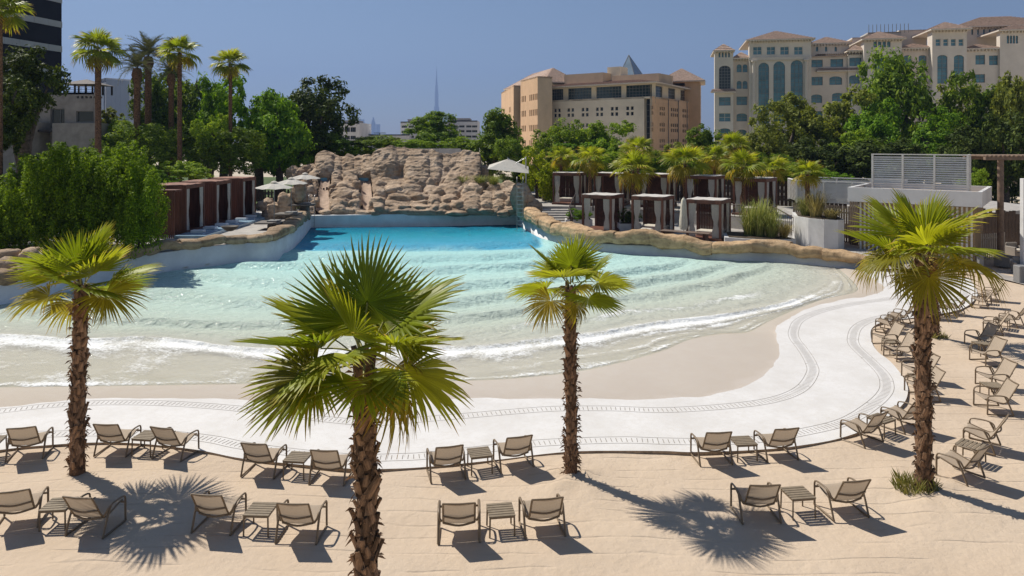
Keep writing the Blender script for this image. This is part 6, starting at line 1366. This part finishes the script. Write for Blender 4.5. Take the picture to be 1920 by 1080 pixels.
def louvre(root, p0, p1, z0, z1, n, posts, slat=.065, name='louvre_panel'):
    a, b = Vector((p0[0], p0[1], 0)), Vector((p1[0], p1[1], 0)); u = (b-a).normalized(); nrm = Vector((-u.y, u.x, 0)); ox = Vector(root.location)
    for k in range(posts):
        A_, B_ = a.lerp(b, k/posts), a.lerp(b, (k+1)/posts); mb = MB()
        for i in range(n):
            z = z0+.06+(z1-z0-.12)*(i+.5)/n; h_ = (z1-z0)/n*.26
            P = [A_+nrm*.02, B_+nrm*.02, B_-nrm*.03, A_-nrm*.03]; zz = (h_, h_, -h_, -h_)
            V = [(p.x-ox.x, p.y-ox.y, z+q-ox.z) for p, q in zip(P, zz)]+[(p.x-ox.x, p.y-ox.y, z+q+.018-ox.z) for p, q in zip(P, zz)]
            mb.add(V, [(0,3,2,1),(4,5,6,7),(0,1,5,4),(1,2,6,5),(2,3,7,6),(3,0,4,7)])
        mb.build(name, WSC, root)['kind'] = 'stuff'
    for k in range(posts+1):
        p = a.lerp(b, k/posts)-ox; mb = MB(); M_ = Matrix.Translation((p.x, p.y, -ox.z)) @ Matrix.Rotation(math.atan2(u.y, u.x), 4, 'Z'); mb.box((-.05, -.07, z0), (.05, .05, z1+.02), M=M_); mb.build('post', WSC, root)
    mb = MB(); M_ = Matrix.Translation((a.x-ox.x, a.y-ox.y, -ox.z)) @ Matrix.Rotation(math.atan2(u.y, u.x), 4, 'Z'); mb.box((-.05, -.075, z1+.021), ((b-a).length+.05, .055, z1+.08), M=M_); mb.build('top_rail', WSC, root)
# pavilion with a white roof slab
pv = empty('pavilion', (22.5, 42, 0)); tag(pv, 'flat roofed pavilion with white fascia and vertical slat walls', 'building')
FA, FB = Vector((19.9, 42.7)), Vector((25.2, 38.6)); u_ = (FB-FA).normalized(); n_ = Vector((-u_.y, u_.x)); dp = 6.2
zt, zb = 4.28, 3.45
ring = [FA, FB, FB+n_*dp, FA+n_*dp]
for i in range(4):
    a_, b_ = ring[i], ring[(i+1) % 4]; d_ = (b_-a_).normalized(); q = Vector((-d_.y, d_.x)); P = [a_+d_*(.0 if i % 2 == 0 else .22), b_-d_*(.0 if i % 2 == 0 else .22), b_-d_*(.0 if i % 2 == 0 else .22)+q*.2, a_+d_*(.0 if i % 2 == 0 else .22)+q*.2]; solid(pv, P, zb, zt, mat('white_fascia', (.64, .63, .62), .7, .05, 1), 'fascia')
c_ = [FA+u_*.21+n_*.21, FB-u_*.21+n_*.21, FB-u_*.21+n_*(dp-.21), FA+u_*.21+n_*(dp-.21)]; solid(pv, c_, zb+.02, zb+.5, mat('roof_gravel', (.45, .36, .28), .9, .15, 3), 'roof')
W0, W1 = FA+u_*.5+n_*.5, FB-u_*.4+n_*.5; solid(pv, [W0, W1, W1+n_*(dp-1), W0+n_*(dp-1)], -.05, zb-.002, mat('ochre_wall', (.33, .225, .12), .85, .15, 3), 'wall')
L_ = (W1-W0).length; k = int(L_/.22); mb = MB(); mb.box((-.05, -.05, 0), (.05, .0, zb-.06)); sl = mb.mesh('slat', mat('white_slat', (.60, .58, .54), .75, .06, 2))
for i in range(k): p = W0+u_*((i+.5)*L_/k)-n_*.003; o = link('slat', sl, pv, loc=(p.x-22.5, p.y-42, 0)); o.rotation_euler = (0, 0, math.atan2(u_.y, u_.x))
S0, S1 = FA+u_*1.15+n_*1.0, FB-u_*.75+n_*1.0
louvre(pv, S0, S1, zt-.35, at(1647, 289, S0.y).z-.05, 17, 3)
e_ = S1+n_*1.0; louvre(pv, S1, e_, zt-.35, at(1647, 289, S0.y).z-.05, 17, 1)
# screens and slat wall left of the pavilion
ws = empty('white_screen', (22, 49, UPPER_Z)); tag(ws, 'white louvred screen fence behind the curved planter', 'screen'); louvre(ws, (18.9, 47.8), (22.9, 44.6), 2.95, 4.35, 16, 3); louvre(ws, (18.9, 47.8), (19.4, 50.5), 2.95, 4.35, 16, 1); louvre(ws, (20.5, 50.5), (25.5, 46.5), 3.0, 4.45, 16, 3)
TIMB = mat('weathered_timber', (.20, .155, .12), .85, .25, 4); board_fence((18.7, 47.95), (21.9, 44.9), .5, 2.4, TIMB, 'weathered vertical slat wall below the white screen', gap=.03, wid=.12); board_fence((20.9, 44.6), (22.3, 42.5), -.02, 3.4, TIMB, 'tall weathered slat wall beside the pavilion', gap=.025, wid=.12)
# path, pergola and seats at the far right
mb = MB(); pth = gl([(1640, 506), (1740, 505), (1822, 510), (1860, 519), (1925, 536), (2050, 560)], .03); pb_ = [(p.x+.9, p.y+1.6) for p in pth]; mb.poly([(p.x, p.y, .066) for p in pth]+[(x, y, .066) for x, y in pb_[::-1]])
tag(mb.build('path', mat('grey_path', (.34, .31, .28), .9, .12, 2, bump=.2)), kind='structure')
pg = empty('pergola', G(1876, 496, 0)); tag(pg, 'timber pergola with one round post and flat roof at the right edge', 'pergola'); d_ = pg.location.y; PGW = mat('pergola_wood', (.22, .15, .105), .75, .2, 4)
ztop = at(1876, 300, d_).z; mb = MB(); mb.tube([(0, 0, 0), (0, 0, ztop)], .16, 12); mb.build('post', PGW, pg); mb = MB(); mb.tube([(3.4, 1.5, 0), (3.4, 1.5, ztop)], .16, 12); mb.build('post', PGW, pg)
mb = MB(); mb.bbox((-1.0, -.25, ztop), (4.5, 0.0, ztop+.2), .02); mb.build('beam', PGW, pg); mb = MB(); mb.bbox((-1.0, 1.6, ztop), (4.5, 1.85, ztop+.2), .02); mb.build('beam', PGW, pg)
for i in range(22): mb = MB(); x = -.95+i*.25; mb.bbox((x-.06, -.32, ztop+.202), (x+.06, 2.2, ztop+.28), .01); mb.build('slat', PGW, pg)
board_fence(tuple(G(1842, 470, 0)[:2]), (31.5, 43.5), 0, 2.6, FDK, 'dark slat fence right of the pavilion', gap=.01, wid=.18, jit=.05)
board_fence((27.2, 42.2), (29.6, 43.2), 0, 1.55, mat('pale_slat', (.42, .36, .29), .8), 'short pale slat fence in the shade behind the pergola post', gap=.09, wid=.09)
WK = mat('grey_wicker', (.30, .27, .24), .8, .12, 30, bump=.5, bscale=60)
for i, (px, py, rz, lab) in enumerate(((1886, 500, .5, 'wicker armchair nearest the pergola post'), (1905, 480, .2, 'wicker armchair behind the nearest one'), (1918, 512, -.4, 'wicker armchair cut by the right frame edge'))):
    p = G(px, py, 0.03); root = empty('armchair', p, rz); tag(root, lab, 'armchair', 'wicker armchairs under the pergola'); mb = MB(); mb.bbox((-.4, -.4, .02), (.4, .4, .30), .05); mb.build('base', WK, root); mb = MB(); mb.bbox((-.34, -.38, .305), (.34, .30, .44), .05); mb.build('cushion', CUSH, root); mb = MB(); mb.bbox((-.4, .26, .302), (.4, .4, .80), .05); mb.build('backrest', WK, root)
    for s in (-1, 1): mb = MB(); mb.bbox((s*.41-.06, -.4, .02), (s*.41+.06, .4, .60), .03); mb.build('armrest', WK, root)
p = G(1915, 530, 0.03); mb = MB(); mb.bbox((-.25, -.25, 0), (.25, .25, .85), .03); o = mb.build('pedestal', GREYM); o.location = p; tag(o, 'grey square pedestal at the right frame edge beside the path', 'pedestal')
p = G(1838, 508, 0.03); mb = MB(); mb.bbox((-.12, -.12, 0), (.12, .12, .9), .02); mb.bbox((-.3, -.16, .901), (.16, .16, .95), .01); o = mb.build('lectern_post', GREYM); o.location = p; tag(o, 'grey metal stand at the right corner of the pavilion', 'stand')
wl = empty('white_wall', (at(1930, 400, 38).x, 38, 0)); tag(wl, 'white wall end at the right frame edge behind the pergola', 'wall'); mb = MB(); mb.bbox((-.3, 0, 0), (3, .3, at(1916, 335, 38).z), .02); mb.build('panel', WPL, wl)
# fence on top of the rock cliff
bf = empty('white_fence', at(785, 290, 79)); tag(bf, 'pale horizontal board fence behind the rock cliff', 'fence'); bz = bf.location
for i in range(8):
    for k in range(6): mb = MB(); x0 = at(705+i*20, 290, 79).x-bz.x; x1 = at(725+i*20, 290, 79).x-bz.x-.06; mb.box((x0, -.02, -.5+k*.2), (x1, .02, -.5+k*.2+.17)); mb.build('board', WSC, bf)
    mb = MB(); mb.box((x0-.05, -.06, -1.5), (x0+.0, .06, .72)); mb.build('post', WSC, bf)
lp = empty('lamp_post', at(752, 284, 110)); lp.location.z = .3; tag(lp, 'thin double headed lamp post before the pale low house', 'lamp post'); q_ = at(712, 250, 110); lp.location.x = q_.x; mb = MB(); mb.tube([(0, 0, 0), (0, 0, q_.z-.3)], .07, 6); mb.build('pole', GREYM, lp)
for s in (-1, 1): mb = MB(); mb.box((min(0, s*.9), -.08, q_.z-.3), (max(0, s*.9), .08, q_.z-.2)); mb.build('lamp_head', GREYM, lp)

# ------------------------------------------------------------------ air
hz = NT('haze_air'); pvn = hz.n('ShaderNodeVolumePrincipled', {'Color': (.34, .50, .90, 1), 'Density': HAZE, 'Anisotropy': 0.2}) if True else None
hz.t.links.new(pvn.outputs[0], hz.out.inputs['Volume'])
mb = MB(); mb.box((-9000, -900, -4), (9000, 9200, 900)); hb = mb.build('haze', hz.mat); tag(hb, kind='stuff')
